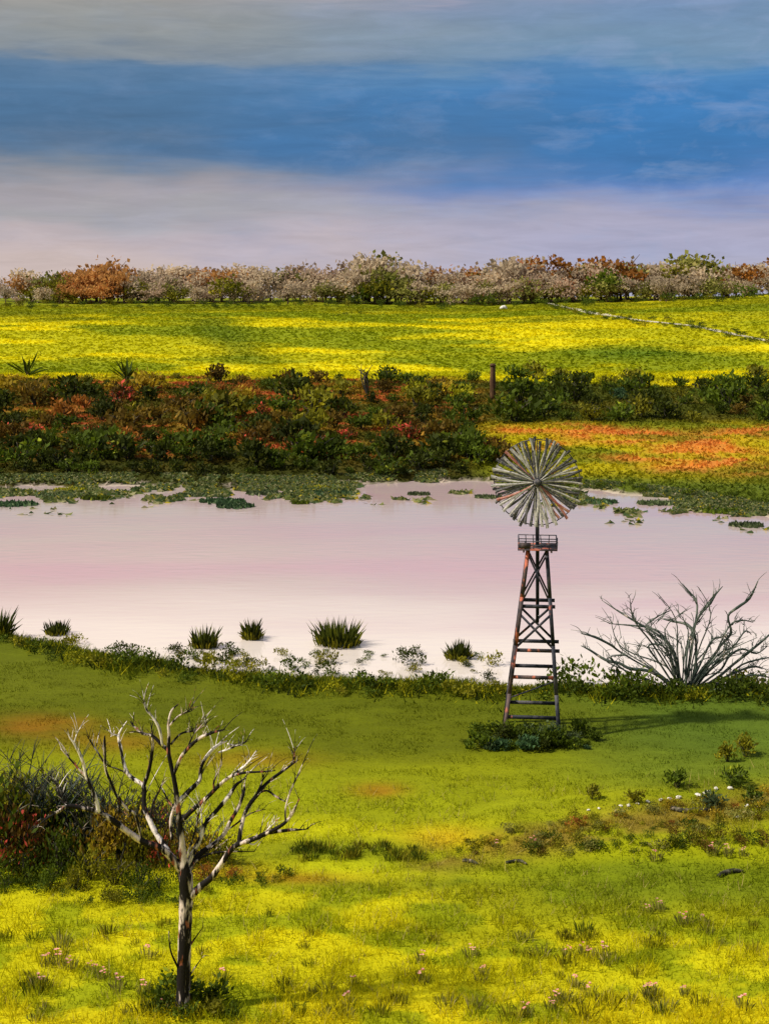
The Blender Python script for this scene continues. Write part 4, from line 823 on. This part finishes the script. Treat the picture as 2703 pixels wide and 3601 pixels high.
def log(pts, r_, lab):
    P = [place(*Z7(*q_)) + Vector((0, 0, r_ * .8)) for q_ in pts]; mb = MB().tube(P, [r_ * .8] + [r_] * (len(P) - 2) + [r_ * .4], 7, 4, rough=.2); o = link('fallen_branch', mb.mesh('fallen_branch', M_bark_dark, True, P[0]), None, P[0]); tag(o, lab, 'branch', 'fallen dark branches in the gully')
log([(1280, 388), (1330, 398), (1380, 396), (1440, 396)], .09, 'straight dark fallen branch just below the white stones'); log([(1465, 652), (1490, 640), (1525, 634), (1562, 634)], .08, 'short bent dark branch low at the right edge of the gully')
log([(470, 590), (500, 592), (530, 604)], .07, 'short dark branch at the left tip of the gully')
log([(640, 598), (690, 592), (720, 604)], .06, 'dark knobbly branch on the lower edge of the gully')
# tufts of long grass
TG = {c_: [reed_mesh(500 + i + hash_(c_) % 50, 44, .36, .20, LEAF[c_], .022) for i in range(3)] for c_ in ('dark_green', 'olive', 'moss', 'yellow_green', 'grey_green')}
def tuft(px, py, sc_, col, lab, grp):
    o = link('grass_tuft', R.choice(TG[col]), None, place(px, py)); o.scale = (sc_ * 1.3, sc_ * 1.3, sc_); o.rotation_euler = (0, 0, R.uniform(0, 6)); tag(o, lab, 'grass tuft', grp)
for i in range(72):
    px = R.uniform(0, 768); py = 905 + 117 * R.random() ** .6; col = R.choice(['dark_green', 'olive', 'olive', 'moss'])
    z_ = 'left of the bare tree' if px < 185 else 'right of the bare tree'
    tuft(px, py, R.uniform(.5, 1.15), col, f'{ {"dark_green": "dark green", "olive": "olive", "moss": "mossy green"}[col] } grass tuft in the foreground {z_}', f'{col.replace("_", " ")} grass tufts {z_}')
for i in range(40):
    px = R.uniform(290, 420); py = R.uniform(846, 862); tuft(px, py, R.uniform(.5, .9), R.choice(['dark_green', 'olive']), 'grass tuft in the dark grassy strip right of the bare tree', 'grass tufts in the strip right of the bare tree')
# pink wildflowers
def bloom_mesh(i):
    rs = random.Random(900 + i); mb = MB()
    for f_ in range(5):
        c_ = Vector((rs.uniform(-.12, .12), rs.uniform(-.1, .1), rs.uniform(.22, .4)))
        for k_ in range(6):
            th = 6.283 * k_ / 6; r_ = rs.uniform(.035, .06); a_ = Vector((math.cos(th), math.sin(th), .35)) * r_; b_ = Vector((-math.sin(th), math.cos(th), 0)) * r_ * .45
            mb.poly([c_, c_ + a_ * .6 + b_, c_ + a_, c_ + a_ * .6 - b_], rs.random())
    return mb.mesh('blossom', M_petal, False)
BM = [bloom_mesh(i) for i in range(4)]
FL = [Z6(*q_) for q_ in ((230, 1385), (285, 1375), (340, 1405), (440, 1405), (470, 1420), (500, 1450), (570, 1500), (790, 1595), (700, 1520), (190, 1495), (720, 1340), (1080, 1455))] + [Z7(*q_) for q_ in ((1190, 790), (1235, 780), (1405, 830), (1330, 836), (880, 955), (940, 950), (965, 965), (1015, 960), (910, 1075), (840, 1140), (815, 1170), (1190, 1115), (1215, 1105), (715, 1185), (310, 1060), (310, 980), (745, 525), (1220, 585), (1440, 565), (1500, 565), (1560, 570), (600, 540), (50, 1070), (550, 1030), (20, 1150), (1330, 1110), (1560, 1160), (505, 960), (960, 1110))]
for i, (px, py) in enumerate(FL):
    z_ = 'left of the bare tree' if px < 175 else 'by the gully' if py < 880 else 'in the right part of the foreground meadow' if px > 330 else 'near the bare tree foot'
    o = thing('wildflower', f'small clump of pale pink wildflowers {z_}', 'flowers', place(px, py), f'pink wildflowers {z_}', R.uniform(0, 6), R.uniform(.7, 1.1)); link('blossom', R.choice(BM), o); link('leaves', R.choice(TG['moss']), o)
